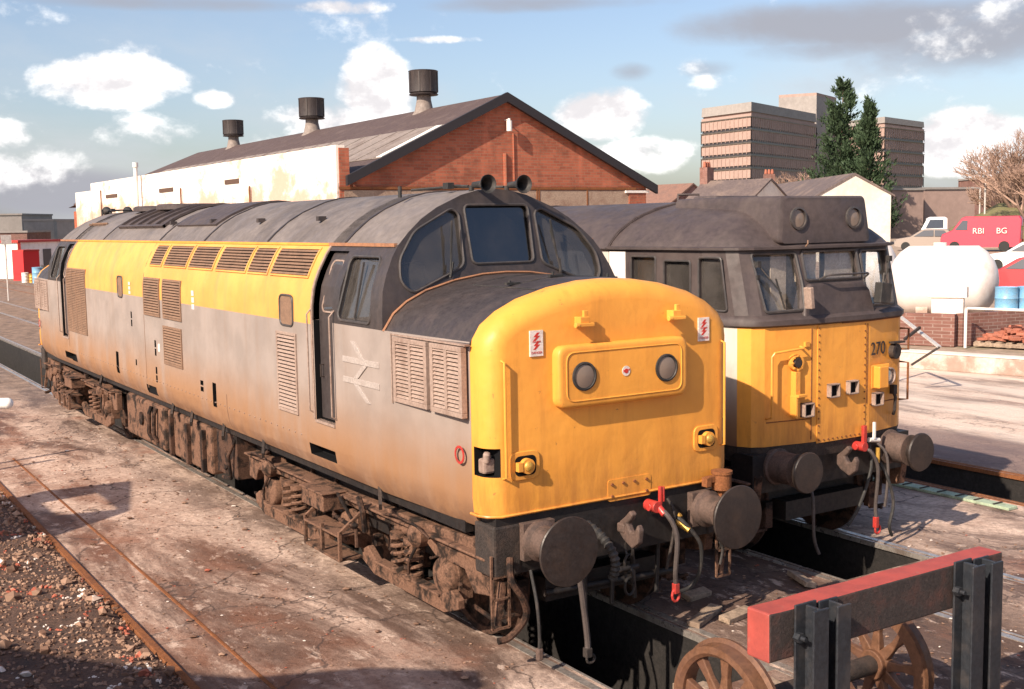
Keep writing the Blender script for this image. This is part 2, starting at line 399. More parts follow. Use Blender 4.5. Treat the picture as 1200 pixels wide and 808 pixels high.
m.build('radiator_grille', M['black31'], roofo, smooth=True)
for y_, r_ in ((13.1, .42), (11.4, .5)):
    m = MB(); m.lathe((0, y_, 3.9), (0, 0, 1), [(0, r_), (0.06, r_), (0.09, r_-.04), (0.1, 0)], 24); m.build('roof_vent', M['black31'], roofo, smooth=True)
for (x, y) in ((-0.82, 5.9), (-0.82, 4.1), (-0.82, 9.45), (-0.8, 7.7)):
    m = MB(); p = roofpt(x, y, 0.03); m.box(p, (0.09, 0.07, 0.05)); m.build('lifting_eye', M['black37'], roofo)
m = MB(); m.box(roofpt(-0.75, 14.15, .02), (0.02, 1.1, 0.03))
for k in range(11): m.box(roofpt(-0.78, 13.7+k*0.1, .02), (0.06, 0.03, 0.03))
m.build('tread_strip', M['slat'], roofo)
# gutter
for s in (-1, 1):
    m = MB(); m.bb(s*1.085, s*1.118, 3.27, L-3.27, 3.395, 3.42); m.build('gutter', M['yellow'] if s else 0, loco)
# --- louvred openings on the side
def side_grille(name, y0, y1, z0, z1, n, frame, slat, par, s=-1, back='black', frw=0.03, muntin=0, horizontal=True):
    fr = MB(); lo, hi = sorted((y0, y1)); N = 6
    def P(y, z, out): return Vector((s*(skin37(z)+out), y, z))
    zs = [lerp(z0, z1, i/N) for i in range(N+1)]
    b = MB()
    for i in range(N): b.quad(P(lo, zs[i], .004), P(hi, zs[i], .004), P(hi, zs[i+1], .004), P(lo, zs[i+1], .004))
    # frame made of curved uprights and two rails
    def upright(ya, yb):
        fr.loft([[P(ya, z, -.01), P(yb, z, -.01), P(yb, z, .018), P(ya, z, .018)] for z in zs])
    upright(lo-frw, lo); upright(hi, hi+frw)
    for k in range(muntin):
        ym = lerp(lo, hi, (k+1)/(muntin+1)); upright(ym-0.012, ym+0.012)
    for z in (z0-frw/2, z1+frw/2):
        fr.loft([[P(lo-frw, z-frw/2, -.01), P(lo-frw, z+frw/2, -.01), P(lo-frw, z+frw/2, .018), P(lo-frw, z-frw/2, .018)], [P(hi+frw, z-frw/2, -.01), P(hi+frw, z+frw/2, -.01), P(hi+frw, z+frw/2, .018), P(hi+frw, z-frw/2, .018)]])
    o = fr.build(name, frame, par, bevel=0.003, seg=1)
    bo = b.build('backing', M[back], o, recalc=False)
    sl = MB()
    for k in range(n):
        zc = lerp(z0, z1, (k+0.5)/n); d = (z1-z0)/n
        a = P(lo, zc+d*0.30, .006); bb_ = P(lo, zc-d*0.28, .022)
        sl.loft([[Vector((p.x, yy, p.z)) for p in (a, bb_, bb_+Vector((-s*0.006, 0, -0.004)), a+Vector((-s*0.006, 0, -0.004)))] for yy in (lo, hi)])
    sl.build('slats', slat, o)
    return o
for s in (-1, 1):
    for a, b in ((9.14, 8.60), (8.46, 7.49), (7.36, 6.43), (6.28, 5.27), (5.17, 4.58), (4.46, 3.44)):
        side_grille('roof_louvre', b, a, 3.09, 3.355, 8, M['grey37'], M['slat'], loco, s, frw=0.02)
    side_grille('air_grille', 8.56, 9.28, 2.40, 2.88, 13, M['slat'], M['slat'], loco, s)
    side_grille('air_grille', 7.58, 8.34, 2.40, 2.88, 13, M['slat'], M['slat'], loco, s)
    side_grille('air_grille', 7.61, 8.37, 1.77, 2.24, 13, M['slat'], M['slat'], loco, s)
    side_grille('tall_louvre', 3.68, 4.16, 1.67, 2.46, 20, M['slatgrey'], M['slatgrey'], loco, s)
    side_grille('radiator_mesh', 12.93, 14.28, 1.83, 2.90, 36, M['slat'], M['slat'], loco, s, muntin=3)
    for y0, y1 in ((10.48, 10.76), (3.72, 4.08)):
        m = MB(); m.prism([Vector((s*1.352, y, z)) for y, z in round_poly([(y0, 2.56), (y1, 2.56), (y1, 2.88), (y0, 2.88)], 0.08)], (-s*0.02, 0, 0))
        wo = m.build('side_window', M['slat'], loco)
        m = MB(); m.tube([Vector((s*1.352, y, z)) for y, z in round_poly([(y0, 2.56), (y1, 2.56), (y1, 2.88), (y0, 2.88)], 0.08)], 0.012, 6, closed=True); m.build('window_frame', M['winframe'], wo, smooth=True)
    # panel seam lines
    for y, za, zb in ((9.36, 1.3, 3.4), (14.36, 1.5, 2.6), (5.9, 1.2, 1.6)):
        m = MB(); m.loft([[Vector((s*(skin37(z)+o_), y+d, z)) for d, o_ in ((-.005, -.01), (.005, -.01), (.005, .004), (-.005, .004))] for z in [lerp(za, zb, i/14) for i in range(15)]]); m.build('panel_seam', M['slat'], loco)
    m = MB()
    for k in range(64):
        m.cyl((s*1.335, 3.6+k*0.17, 1.45), (s*1.358, 3.6+k*0.17, 1.45), 0.009, n=6)
    m.build('rivets', M['slatgrey'], loco)
    # bodyside number (unreadable pale ghosts of figures in the photo) and chalk patch
for y, z, w, h in ((10.08, 2.72, .10, .20), (7.05, 2.68, .10, .26), (7.1, 1.9, 0, 0)):
    if w:
        m = MB()
        for k in range(3): m.bb(-1.3535, -1.351, y-w/2, y+w/2, z-h/2+k*h/3+.012, z-h/2+(k+1)*h/3-.008)
        m.build('number_decal', M['decal'], loco)
m = MB(); m.prism([Vector((-1.3515, y, z)) for y, z in round_poly([(8.72-.1, 1.88), (8.72, 1.88), (8.72, 1.99), (8.72-.1, 2.0)], .03)], (-.002, 0, 0)); m.build('data_plate', M['decal'], loco)
# --- cabs and noses
hk = [(-.02, 1.08), (-.10, 1.14), (-.16, 1.20), (-.20, 1.17), (-.17, 1.12), (-.13, 1.08), (-.17, 1.02), (-.22, 1.03), (-.26, 1.10), (-.29, 1.05), (-.27, .94), (-.19, .88), (-.08, .93), (-.02, .98)]
def make_cab(far):
    f = F(far)
    P = lambda x, y, z: Vector((x, f(y), z))
    # cab shell
    c = MB(); half = SHO[:-1]+ROOF; rs = []
    def fring(sc, ya, off=0.0, yb=None):
        out = []
        for x, z in sym(half):
            X = x*sc; Z = 2.66+(z-2.66)*sc; out.append(P(X, (yf(Z)+off) if yb is None else yb, Z))
        return out
    c.loft([fring(1.0, 0), fring(1.0, 0, yb=2.5), fring(1.0, 0, yb=3.26)], cap=False)
    # front face as strips so the rake is smooth
    pr = half; 
    o = len(c.v)
    vs = [P(s*x, yf(z), z) for x, z in pr for s in (1, -1)]; fs = [(2*i, 2*i+1, 2*i+3, 2*i+2) for i in range(len(pr)-1)]
    c.mi = 1; c.add(vs, fs); c.mi = 2
    vs = [P(s*x, 3.26, z) for x, z in pr for s in (1, -1)]; c.add(vs, fs)
    c.add([P(1.35, yf(2.66), 2.66), P(-1.35, yf(2.66), 2.66), P(-1.35, 3.26, 2.66), P(1.35, 3.26, 2.66)], [(0, 1, 2, 3)])
    # weld and colour: roof grey above the gutter behind the windscreen surround
    me_o = c.build('cab', [M['roofgrey'], M['black37'], M['black']], loco)
    bm = bmesh.new(); bm.from_mesh(me_o.data); bmesh.ops.remove_doubles(bm, verts=bm.verts, dist=0.0005)
    bmesh.ops.recalc_face_normals(bm, faces=bm.faces)
    # split the sides at a line just behind the windscreen
    for fc in bm.faces:
        cz = fc.calc_center_median().z
        if fc.material_index == 0 and cz < 3.405: fc.material_index = 1
    bm.to_mesh(me_o.data); bm.free()
    me_o.data.polygons.foreach_set('use_smooth', [True]*len(me_o.data.polygons)); me_o.data.set_sharp_from_angle(angle=math.radians(30))
    cu = []
    k = MB(); k.mi = 2
    k.loft([[P(x*0.93, yf(2.66+(z-2.66)*0.93)+0.07, 2.60+(z-2.60)*0.945) for x, z in sym([(1.35, 2.5)]+half)], [P(x*0.93, 2.68, 2.60+(z-2.60)*0.945) for x, z in sym([(1.35, 2.5)]+half)]])
    cu.append(k)
    sidepane = round_poly([(.44, 3.20), (1.02, 2.97), (1.125, 3.08), (1.105, 3.28), (0.92, 3.53), (.5, 3.735), (.425, 3.69)], 0.07)
    centre = round_poly([(-.345, 3.215), (.345, 3.215), (.36, 3.765), (-.36, 3.765)], 0.06)
    panes = [sidepane, [(-x, z) for x, z in sidepane], centre]
    for pn in panes:
        k = MB(); k.mi = 1; k.prism([P(x, 1.5, z) for x, z in pn], P(0, 2.1, 0)-P(0, 1.5, 0)); cu.append(k)
    for s in (-1, 1):
        k = MB(); k.mi = 1; k.prism([P(s*1.0, y, z) for y, z in round_poly([(1.90, 2.70), (2.60, 2.70), (2.60, 3.30), (1.97, 3.30)], 0.07)], (s*0.6, 0, 0)); cu.append(k)
        k = MB(); k.mi = 2; a, b = sorted((f(2.74), f(3.20))); zl = [2.5, 2.66, 2.82, 3.0, 3.15, 3.3, 3.345]; k.loft([[Vector((s*(skin37(z)-.075), a, z)), Vector((s*1.6, a, z)), Vector((s*1.6, b, z)), Vector((s*(skin37(z)-.075), b, z))] for z in zl]); cu.append(k)
    cut(me_o, cu)
    for i, pn in enumerate(panes):
        g = MB(); g.prism([P(x, yf(z)+0.03, z) for x, z in pn], P(0, .006, 0)-P(0, 0, 0))
        go = g.build('windscreen', M['glassdark'] if i == 2 else M['glass'], me_o)
        g = MB(); g.tube([P(x, yf(z)-0.004, z) for x, z in pn], 0.013, 6, closed=True); g.build('windscreen_seal', M['winframe'], go, smooth=True)
    for s in (-1, 1):
        g = MB(); g.prism([P(s*(skin37(z)-0.035), y, z) for y, z in round_poly([(1.90, 2.70), (2.60, 2.70), (2.60, 3.30), (1.97, 3.30)], 0.07)], (-s*0.006, 0, 0))
        go = g.build('cab_side_window', M['glass'], me_o)
        g = MB(); g.tube([P(s*(skin37(z)+0.002), y, z) for y, z in round_poly([(1.90, 2.70), (2.60, 2.70), (2.60, 3.30), (1.97, 3.30)], 0.07)], 0.013, 6, closed=True)
        g.bar(P(s*1.33, 2.28, 2.73), P(s*1.215, 2.28, 3.25), 0.02); g.build('window_frame', M['winframe'], go, smooth=True)
        # door in its recess
        a, b = sorted((f(2.76), f(3.18))); g = MB(); g.loft([[Vector((s*(skin37(z)+o_), yy, z)) for yy, o_ in ((a, -.09), (a, -.055), (b, -.055), (b, -.09))] for z in (1.68, 2.0, 2.4, 2.66, 2.82, 3.0, 3.15, 3.3, 3.335)])
        d = g.build('cab_door', M['black37'], me_o, bevel=0.005)
        g = MB(); g.prism([P(s*(skin37(z)-.053), y, z) for y, z in round_poly([(2.82, 2.75), (3.08, 2.75), (3.08, 3.25), (2.82, 3.25)], 0.06)], (s*0.004, 0, 0)); g.build('door_window', M['glass'], d)
        g = MB(); g.tube([P(s*(skin37(z)-.05), y, z) for y, z in round_poly([(2.82, 2.75), (3.08, 2.75), (3.08, 3.25), (2.82, 3.25)], 0.06)], 0.01, 6, closed=True); g.build('window_frame', M['slatgrey'], d)
        g = MB(); g.tube([P(s*1.29, 3.1, 2.1), P(s*1.33, 3.1, 2.1), P(s*1.33, 3.1, 2.22), P(s*1.29, 3.1, 2.22)], 0.008, 6); g.build('door_handle', M['buffer'], d)
        # orange door arch
        zz = [1.66+i*0.087 for i in range(21)]
        g = MB(); g.loft([[P(s*(skin37(z)+o_), 3.23+dy, z) for dy, o_ in ((-.018, -.01), (.02, -.01), (.02, .012), (-.018, .012))] for z in zz]); g.build('door_frame', M['slatgrey'] if not far else M['slatgrey'], me_o)
        g = MB(); g.loft([[P(s*(1.085+dx), y, 3.408+dz) for dx, dz in ((0, -.016), (.035, -.016), (.035, .016), (0, .016))] for y in (1.84, 3.28)]); g.build('drip_strip', M['orange'], me_o)
        for yy in (3.245, 2.70):
            g = MB(); g.tube([P(s*1.35, yy, 1.72), P(s*1.40, yy, 1.75), P(s*1.40, yy, 2.72), P(s*1.345, yy, 2.78)], 0.009, 8); g.build('door_handrail', M['slatgrey'], me_o, smooth=True)
        g = MB(); g.bb(s*1.30, s*1.365, *sorted((f(2.74), f(3.20))), 1.635, 1.66); g.build('door_sill', M['slatgrey'], me_o)
    # orange line where the bonnet meets the cab
    g = MB(); pts = [P(x*1.045, yf(z)-0.012, z+0.014) for x, z in sym([(1.29, 2.64)]+[q for q in NOSE if q[1] > 2.66])]
    g.tube(pts, 0.012, 6); g.build('bonnet_strip', M['orange'], me_o, smooth=True)
    # wipers
    for s in (-1, 1):
        g = MB(); q0 = P(s*0.62, yf(3.1)-0.03, 3.12); q1 = P(s*0.55, yf(3.5)-0.05, 3.52)
        g.tube([q0, q0.lerp(q1, .5)+Vector((0, 0, 0.01)), q1], 0.009, 6); g.bar(q0.lerp(q1, .35), q1+Vector((0.0, 0, .1)), 0.014); g.bar(q0.lerp(q1, .3)+Vector((.02, 0, 0)), q0+Vector((0, 0, -.02)), .02)
        g.build('wiper', M['rubber'], me_o)
    # horns and roof pipes
    for s in (-1, 1):
        g = MB(); d = P(0, 0, 0)-P(0, 1, 0); x = s*0.2
        g.lathe(P(x, 1.95, 3.955), d, [(0.0, .03), (.12, .035), (.2, .055), (.25, .088), (.262, .088), (.25, .07), (.18, .04), (.1, .02)], 20)
        g.cyl(P(x, 2.0, 3.85), P(x, 2.0, 3.95), 0.025); g.build('horn', M['rubber'], me_o, smooth=True)
    g = MB(); g.tube([P(-.2, 2.05, 3.945), P(-.2, 2.3, 3.96), P(-.1, 2.5, 3.96), P(-.45, 2.75, 3.93)], .014, 6); g.box(P(-.25, 2.35, 3.96), (.07, .1, .06)); g.tube([P(.2, 2.05, 3.94), P(.1, 2.4, 3.955), P(-.1, 2.5, 3.955)], .014, 6); g.cyl(P(-.55, 2.8, 3.86), P(-.55, 2.8, 3.97), .02)
    g.build('horn_pipe', M['rubber'], me_o, smooth=True)
    # cab seats and desk
    for s in (-1, 1):
        g = MB(); g.box(P(s*.7, 2.45, 2.95), (.42, .12, .55)); g.box(P(s*.7, 2.3, 2.72), (.42, .35, .1)); g.build('cab_seat', M['seat'], me_o, bevel=.04)
    g = MB(); g.box(P(0, 1.95, 2.83), (1.9, .26, .30)); g.build('cab_desk', M['seat'], me_o, bevel=.03)
    # bonnet
    g = MB(); nh = [q for q in NOSE if q[1] >= 2.5]; nh = [(1.288, 2.64)]+[q for q in NOSE if q[1] > 2.66]
    g.loft([[P(x*w, y, z) for x, z in sym(nh)] for y, w in ((.262, 1.0), (1.0, 1.022), (1.70, 1.045), (1.95, 1.03))])
    bo = g.build('bonnet', M['black37'], loco, smooth=True)
    def npt(x, y, l=0.004):
        h = NOSE[::-1]
        for (xa, za), (xb, zb) in zip(h, h[1:]):
            if xa <= abs(x) <= xb: return P(x, y, lerp(za, zb, (abs(x)-xa)/(xb-xa))+l)
        return P(x, y, 2.7)
    g = MB()
    for pts in ([(-.62, y) for y in (.3, .8, 1.3)], [(x, .75) for x in (-.62, -.3, 0, .3, .62)], [(.62, y) for y in (.3, .8, 1.3)], [(x, 1.3) for x in (-.62, -.3, 0, .3, .62)]):
        g.tube([npt(x, y) for x, y in pts], 0.006, 6)
    g.build('hatch_seam', M['rubber'], bo)
    for x in (-.55, -.1, .5):
        g = MB(); g.box(npt(x, .76, .015), (.14, .04, .02)); g.cyl(npt(x-.03, .76, .02), npt(x-.03, .76, .05), .012); g.build('hatch_hinge', M['rubber'], bo)
    # the yellow nose
    g = MB(); R_ = 0.17; rings = []
    nz = [(x, max(z, 1.285)) for x, z in NOSE]
    for i in range(8):
        t = i/7; a = t*PI/2; y = R_*(1-math.sin(a))+0.0; ins = R_*(1-math.cos(a))
        rings.append((y, ins))
    rings = [(0.27, 0)]+rings
    g.loft([[P(x, y, z) for x, z in sym(inset2(nz, ins))] for y, ins in rings])
    no = g.build('nose', [M['yellow'], M['black']], loco, smooth=True, angle=60)
    k = MB(); k.mi = 1; a, b = sorted((f(-.2), f(.235))); k.bb(-1.5, -1.17, a, b, 1.60, 1.83); k2 = MB(); k2.mi = 1; k2.bb(1.17, 1.5, a, b, 1.60, 1.83)
    cut(no, [k, k2])
    for s in (-1, 1):
        g = MB(); a, b = sorted((f(.1), f(.2))); g.bb(s*1.16, s*1.27, a, b, 1.62, 1.74); g.cyl(P(s*1.24, .12, 1.7), P(s*1.24, .1, 1.8), .03); g.build('cable_socket', M['slatgrey'], no, bevel=.02)
        g = MB(); g.tube([P(s*1.15, 0.03, 1.58), P(s*1.15, -.035, 1.60), P(s*1.15, -.035, 2.51), P(s*1.15, .03, 2.53)], .011, 8); g.build('handrail', M['yellow'], no, smooth=True)
        g = MB(); g.tube([P(s*1.3, .3, 1.35), P(s*1.38, .3, 1.38), P(s*1.38, .3, 2.48), P(s*1.3, .3, 2.52)], .013, 8); (g.build('handrail', M['rust'], no, smooth=True) if s > 0 else None)
        # marker light on an oval flange
        zc = 1.675; g = MB(); g.prism([P(s*.955+x, -.014, zc+z) for x, z in round_poly([(-.14, -.115), (.14, -.115), (.14, .115), (-.14, .115)], .07)], P(0, .02, 0)-P(0, 0, 0)); ml = g.build('marker_light', M['yellow'], no, bevel=.006)
        g = MB(); g.prism([P(s*.955+x, -.017, zc+z) for x, z in round_poly([(-.10, -.08), (.10, -.08), (.10, .08), (-.10, .08)], .05)], P(0, .002, 0)-P(0, 0, 0)); g.build('marker_recess', M['black'], ml)
        g = MB(); g.cyl(P(s*.955, -.018, zc), P(s*.955, -.06, zc), .062); g.box(P(s*.955-.075, -.04, zc), (.04, .05, .07)); g.build('marker_body', M['yellow'], ml, smooth=True)
        g = MB(); g.sphere(P(s*.955, -.06, zc), .042, sc=(1, .6, 1)); g.build('marker_lens', M['brass'], ml, smooth=True)
        # lamp brackets
        x = -.41 if s < 0 else .56; g = MB(); g.box(P(x, -.045, 2.79), (.09, .09, .08)); g.box(P(x-s*0+.0, -.09, 2.765), (.17, .035, .03)); g.cyl(P(x-.1, -.09, 2.765), P(x-.06, -.09, 2.765), .022); g.box(P(x+.02, -.06, 2.85), (.04, .03, .06)); g.build('lamp_bracket', M['yellow'], no, bevel=.005)
        # electrification flash plates
        x = -.83 if s < 0 else .93; zc2 = 2.64; g = MB(); g.box(P(x, -.005, zc2), (.125, .012, .205)); fl = g.build('warning_plate', M['decal'], no)
        for dz in (.05, -.02):
            g = MB(); pts = [(-.035, -.03), (-.005, .0), (-.03, .0), (.005, .035), (.03, .035), (.008, .01), (.035, .01), (-.01, -.03)]
            g.prism([P(x+a_, -.012, zc2+dz+b_) for a_, b_ in pts], P(0, .002, 0)-P(0, 0, 0)); g.build('flash_symbol', M['decalred'], fl)
        if not far:
            Mx = Matrix.Translation((x, -.0125, zc2-.075)) @ Matrix.Rotation(PI/2, 4, 'X'); text('plate_lettering', 'DANGER', .026, Mx, M['decalred'], fl, .0005)
            Mx = Matrix.Translation((x, -.0125, zc2+.012)) @ Matrix.Rotation(PI/2, 4, 'X'); text('plate_lettering', 'DANGER', .02, Mx, M['decalred'], fl, .0005)
    g = MB(); rect = round_poly([(-.675, 2.10), (.675, 2.10), (.675, 2.605), (-.675, 2.605)], .09)
    cx, cz = 0, 2.352
    def rr(sc, y_): return [P(cx+(x-cx)*(1-(sc)/.675), y_*.72, cz+(z-cz)*(1-sc/.2525)) for x, z in rect]
    g.loft([rr(0, .05), rr(0, -.10), rr(.008, -.118), rr(.022, -.128), rr(.04, -.130)]); bx = g.build('headcode_box', M['yellow'], no, smooth=True, angle=50)
    g = MB(); rect2 = round_poly([(-.60, 2.155), (.60, 2.155), (.60, 2.55), (-.60, 2.55)], .08); g.tube([P(x, -.094, z) for x, z in rect2], .007, 6, closed=True); g.build('box_beading', M['yellow'], bx, smooth=True)
    for s in (-1, 1):
        g = MB(); g.lathe(P(s*.43, -.090, 2.352), P(0, -1, 0)-P(0, 0, 0), [(0, .118), (.018, .118), (.022, .105), (.012, .1), (.008, 0)], 28); hl = g.build('headlamp', M['rubber'], bx, smooth=True)
        g = MB(); g.lathe(P(s*.43, -.095, 2.352), P(0, -1, 0)-P(0, 0, 0), [(0, .1), (.006, .098), (.016, .05), (.018, 0)], 24); g.build('lamp_lens', M['lens'], hl, smooth=True)
    if not far:
        g = MB(); g.cyl((0.0, -.088, 2.36), (0.0, -.098, 2.36), .042, n=24); bd = g.build('round_badge', M['decal'], bx)
        g = MB(); g.cyl((0.0, -.098, 2.36), (0.0, -.100, 2.36), .020, n=16); g.box((-.026, -.099, 2.362), (.008, .002, .02)); g.box((.028, -.099, 2.37), (.012, .002, .012)); g.build('badge_emblem', M['decalred'], bd)
    # bolted patch at the nose foot
    g = MB(); g.prism([P(x, -.006, z) for x, z in round_poly([(-.13, 1.255), (.33, 1.255), (.33, 1.44), (-.13, 1.44)], .03)], P(0, .012, 0)-P(0, 0, 0)); pa = g.build('bolted_plate', M['yellow'], no)
    g = MB(); [g.cyl(P(x, -.006, z), P(x, -.02, z), .013, n=8) for x, z in ((-.09, 1.40), (.03, 1.40), (.15, 1.40), (.28, 1.40), (-.09, 1.3), (.28, 1.3))]; g.build('bolts', M['rust'], pa)
    # rolled lip along the nose foot
    g = MB(); g.tube([P(x, y, 1.288) for x, y in [(-1.31, .25), (-1.31, .15), (-1.27, .06), (-1.18, .0), (-.6, -.004), (0, -.004), (.6, -.004), (1.18, .0), (1.27, .06), (1.31, .15), (1.31, .25)]], .012, 6); g.build('nose_lip', M['yellow'], no, smooth=True)
    # nose side grilles
    for s in (-1, 1):
        for (a, b) in ((.86, 1.47), (.24+.04, .80)):
            if far: pass
            y0, y1 = sorted((f(a), f(b)))
            sg = MB(); xs = 1.325
            for (u0, u1, w0, w1) in ((y0, y1, 2.05, 2.09), (y0, y1, 2.58, 2.62), (y0, y0+.05, 2.09, 2.58), (y1-.05, y1, 2.09, 2.58), ((y0+y1)/2-.02, (y0+y1)/2+.02, 2.09, 2.58)):
                sg.bb(s*(xs-.02), s*(xs+.032), u0, u1, w0, w1)
            so = sg.build('nose_grille', M['slatgrey'], loco, bevel=.004)
            sg = MB(); sg.bb(s*(xs-.01), s*(xs+.010), y0+.04, y1-.04, 2.08, 2.59); sg.build('backing', M['black'], so)
            sg = MB()
            for k_ in range(15):
                zc = 2.105+k_*.0335; aa = Vector((s*(xs+.012), 0, zc+.011)); b2 = Vector((s*(xs+.030), 0, zc-.010))
                for (u0, u1) in ((y0+.05, (y0+y1)/2-.02), ((y0+y1)/2+.02, y1-.05)):
                    sg.loft([[Vector((p.x, yy, p.z)) for p in (aa, b2, b2+Vector((-s*.006, 0, -.003)), aa+Vector((-s*.006, 0, -.003)))] for yy in (u0, u1)])
            sg.build('slats', M['slatgrey'], so)
        # frame round both
        y0, y1 = sorted((f(.24), f(1.50))); g = MB(); g.bb(s*1.30, s*1.343, y0, y1, 2.63, 2.645); g.bb(s*1.3, s*1.352, *sorted((f(1.50), f(1.515))), 2.03, 2.645); g.build('grille_frame', M['slatgrey'], loco)
        # round red filler ring
        g = MB(); g.lathe((s*1.315, f(.40), 1.74), (s, 0, 0), [(0, .075), (.006, .075), (.006, .055), (0, .055)], 24, close=True); g.build('filler_ring', M['red'], loco)
    # buffers, headstock, coupling
    g = MB(); a, b = sorted((f(.02), f(.25))); g.bb(-1.22, 1.22, a, b, .80, 1.275); hs = g.build('headstock', M['tar'], loco)
    for s in (-1, 1):
        d = P(0, -1, 0)-P(0, 0, 0); x = s*.885+(0 if far else .03)
        g = MB(); g.box(P(x, .0, 1.06), (.30, .10, .30)); g.lathe(P(x, -.04, 1.06), d, [(0, .165), (.05, .165), (.07, .135), (.22, .13), (.225, .145), (.26, .145), (.27, .1)], 24)
        b_ = g.build('buffer', M['bufferbody'], loco, smooth=True)
        g = MB(); g.lathe(P(x, -.3, 1.06), d, [(0, .095), (.12, .095), (.125, .15), (.135, .25), (.142, .272), (.155, .277), (.165, .27), (.172, .2), (.176, 0)], 40); g.build('buffer_head', M['buffer'], b_, smooth=True)
    g = MB(); g.prism([P(-.012+.0, y, z) for y, z in [(-.12, 1.1), (-.05, 1.15), (0, 1.1), (0, 1.0)]], (.05, 0, 0))
    g = MB(); g.prism([P(-.03, y, z) for y, z in hk], (.06, 0, 0)); g.bar(P(0, 0, 1.03), P(0, -.1, 1.03), .08); g.build('coupling_hook', M['bufferbody'], loco, bevel=.015)
    g = MB()
    for i, z in enumerate((.86, .74, .64, .54)):
        w = .05; ring_ = [P((w*math.cos(a)) if i % 2 else .0, -.12+(w*math.cos(a) if not i % 2 else 0), z+.075*math.sin(a)) for a in [2*PI*t/12 for t in range(12)]]; g.tube(ring_, .013, 6, closed=True)
    g.cyl(P(-.09, -.12, .7), P(.09, -.12, .7), .025); g.sphere(P(-.1, -.12, .7), .03)
    g.build('coupling_chain', M['tar'], loco, smooth=True)
    def hose(pts, r, mat, nm): 
        g = MB(); P4 = [P(*q) for q in pts]; out = []
        for i in range(len(P4)-1):
            p0 = P4[max(i-1, 0)]; p1 = P4[i]; p2 = P4[i+1]; p3 = P4[min(i+2, len(P4)-1)]
            for t in (0, .25, .5, .75): out.append(.5*((2*p1)+(p2-p0)*t+(2*p0-5*p1+4*p2-p3)*t*t+(3*p1-p0-3*p2+p3)*t**3))
        out.append(P4[-1]); g.tube(out, r, 8); return g.build(nm, mat, loco, smooth=True)
    # corrugated heating hose next to the left buffer
    g = MB()
    pts = []
    for i in range(26):
        t = i/25; pts.append(P(-.42+.12*math.sin(t*PI*.5), -.08-.25*math.sin(t*2.2), 1.13-.42*t**1.3))
    g.tube(pts, [.032+(.012 if i % 2 else 0) for i in range(26)], 10); g.build('corrugated_hose', M['rubber'], loco, smooth=True)
    hs1 = hose([(.30, -.06, 1.12), (.32, -.2, 1.14), (.40, -.26, .95), (.42, -.22, .62), (.44, -.2, .5)], .022, M['hose'], 'brake_hose')
    g = MB(); g.cyl(P(.28, -.02, 1.18), P(.28, -.16, 1.18), .05); g.cyl(P(.22, -.1, 1.18), P(.35, -.1, 1.18), .035); g.box(P(.33, -.13, 1.27), (.025, .03, .16)); g.box(P(.36, -.13, 1.28), (.02, .03, .13)); g.cyl(P(.31, -.14, 1.17), P(.32, -.2, 1.12), .03); g.build('brake_valve', M['red'], loco, smooth=True, bevel=.004)
    g = MB(); g.box(P(.44, -.2, .46), (.05, .05, .09)); g.tube([P(.44+.04*math.cos(a), -.2, .40+.055*math.sin(a)) for a in [2*PI*t/10 for t in range(10)]], .014, 6, closed=True); g.build('hose_coupling', M['red'], hs1, bevel=.01)
    hose([(.56, -.04, 1.05), (.6, -.15, .98), (.72, -.2, .8), (.76, -.15, .55), (.70, -.1, .40), (.5, -.1, .38)], .018, M['rubber'], 'air_pipe')
    g = MB(); g.cyl(P(.57, -.06, 1.0), P(.62, -.17, .93), .028); g.cyl(P(.57, -.06, 1.02), P(.59, -.09, 1.06), .02); g.build('brass_tap', M['brass'], loco, smooth=True)
    hose([(.50, -.02, 1.2), (.52, -.08, 1.1), (.5, -.1, .9), (.44, -.08, .6)], .014, M['grime'], 'small_pipe')
    hs2 = hose([(-.60, -.1, .95), (-.6, -.22, .8), (-.55, -.22, .5), (-.5, -.2, .2), (-.5, -.2, .12)], .026, M['hose'], 'brake_hose')
    g = MB(); g.box(P(-.5, -.2, .10), (.06, .06, .08)); g.tube([P(-.47+.04*math.cos(a), -.2, .04+.035*math.sin(a)) for a in [2*PI*t/10 for t in range(10)]], .014, 6, closed=True); g.build('hose_coupling', M['grime'], hs2, bevel=.01)
    hs3 = hose([(-.98, -.1, .85), (-.99, -.2, .6), (-.97, -.2, .35), (-.96, -.18, .22)], .014, M['rubber'], 'small_hose')
    g = MB(); g.box(P(-.96, -.18, .18), (.05, .05, .10)); g.build('hose_coupling', M['bufferbody'], hs3, bevel=.012)
    hose([(.9, -.25, .80), (.93, -.25, .72), (.9, -.25, .6)], .012, M['rubber'], 'small_hose')
    hose([(-1.12, -.02, .95), (-1.16, -.1, .8), (-1.05, -.1, .62), (-1.0, -.05, .45), (-1.12, 0, .3), (-1.22, .02, .28)], .03, M['dustmetal'], 'sanding_pipe')
    # step ladder and clutter at the left corner
    for s in (-1, 1):
        g = MB(); x = s*1.19
        for dx in (-.08, .08): g.bar(P(x+dx, .02, .38), P(x+dx, .02, .98), .018)
        for z in (.38, .62, .8): g.bar(P(x-.08, .02, z), P(x+.08, .02, z), .018)
        g.bar(P(x-.02, .05, .4), P(x+.04, .05, .75), .05); g.build('corner_step', M['dustlight'], loco)
        g = MB(); g.box(P(s*1.12, .16, 1.0), (.26, .3, .42)); g.build('buffer_block', M['grime'], loco, bevel=.02)
    # snow plough brackets and dark underframe below the headstock
    g = MB()
    for x in (-.3, 0, .2, .5): g.cyl(P(x, .1, .85), P(x+random.uniform(-.05, .05), .08, .35), .02)
    g.cyl(P(-.7, .12, .55), P(.7, .12, .5), .03); g.build('brake_pipes', M['tar'], loco, smooth=True)
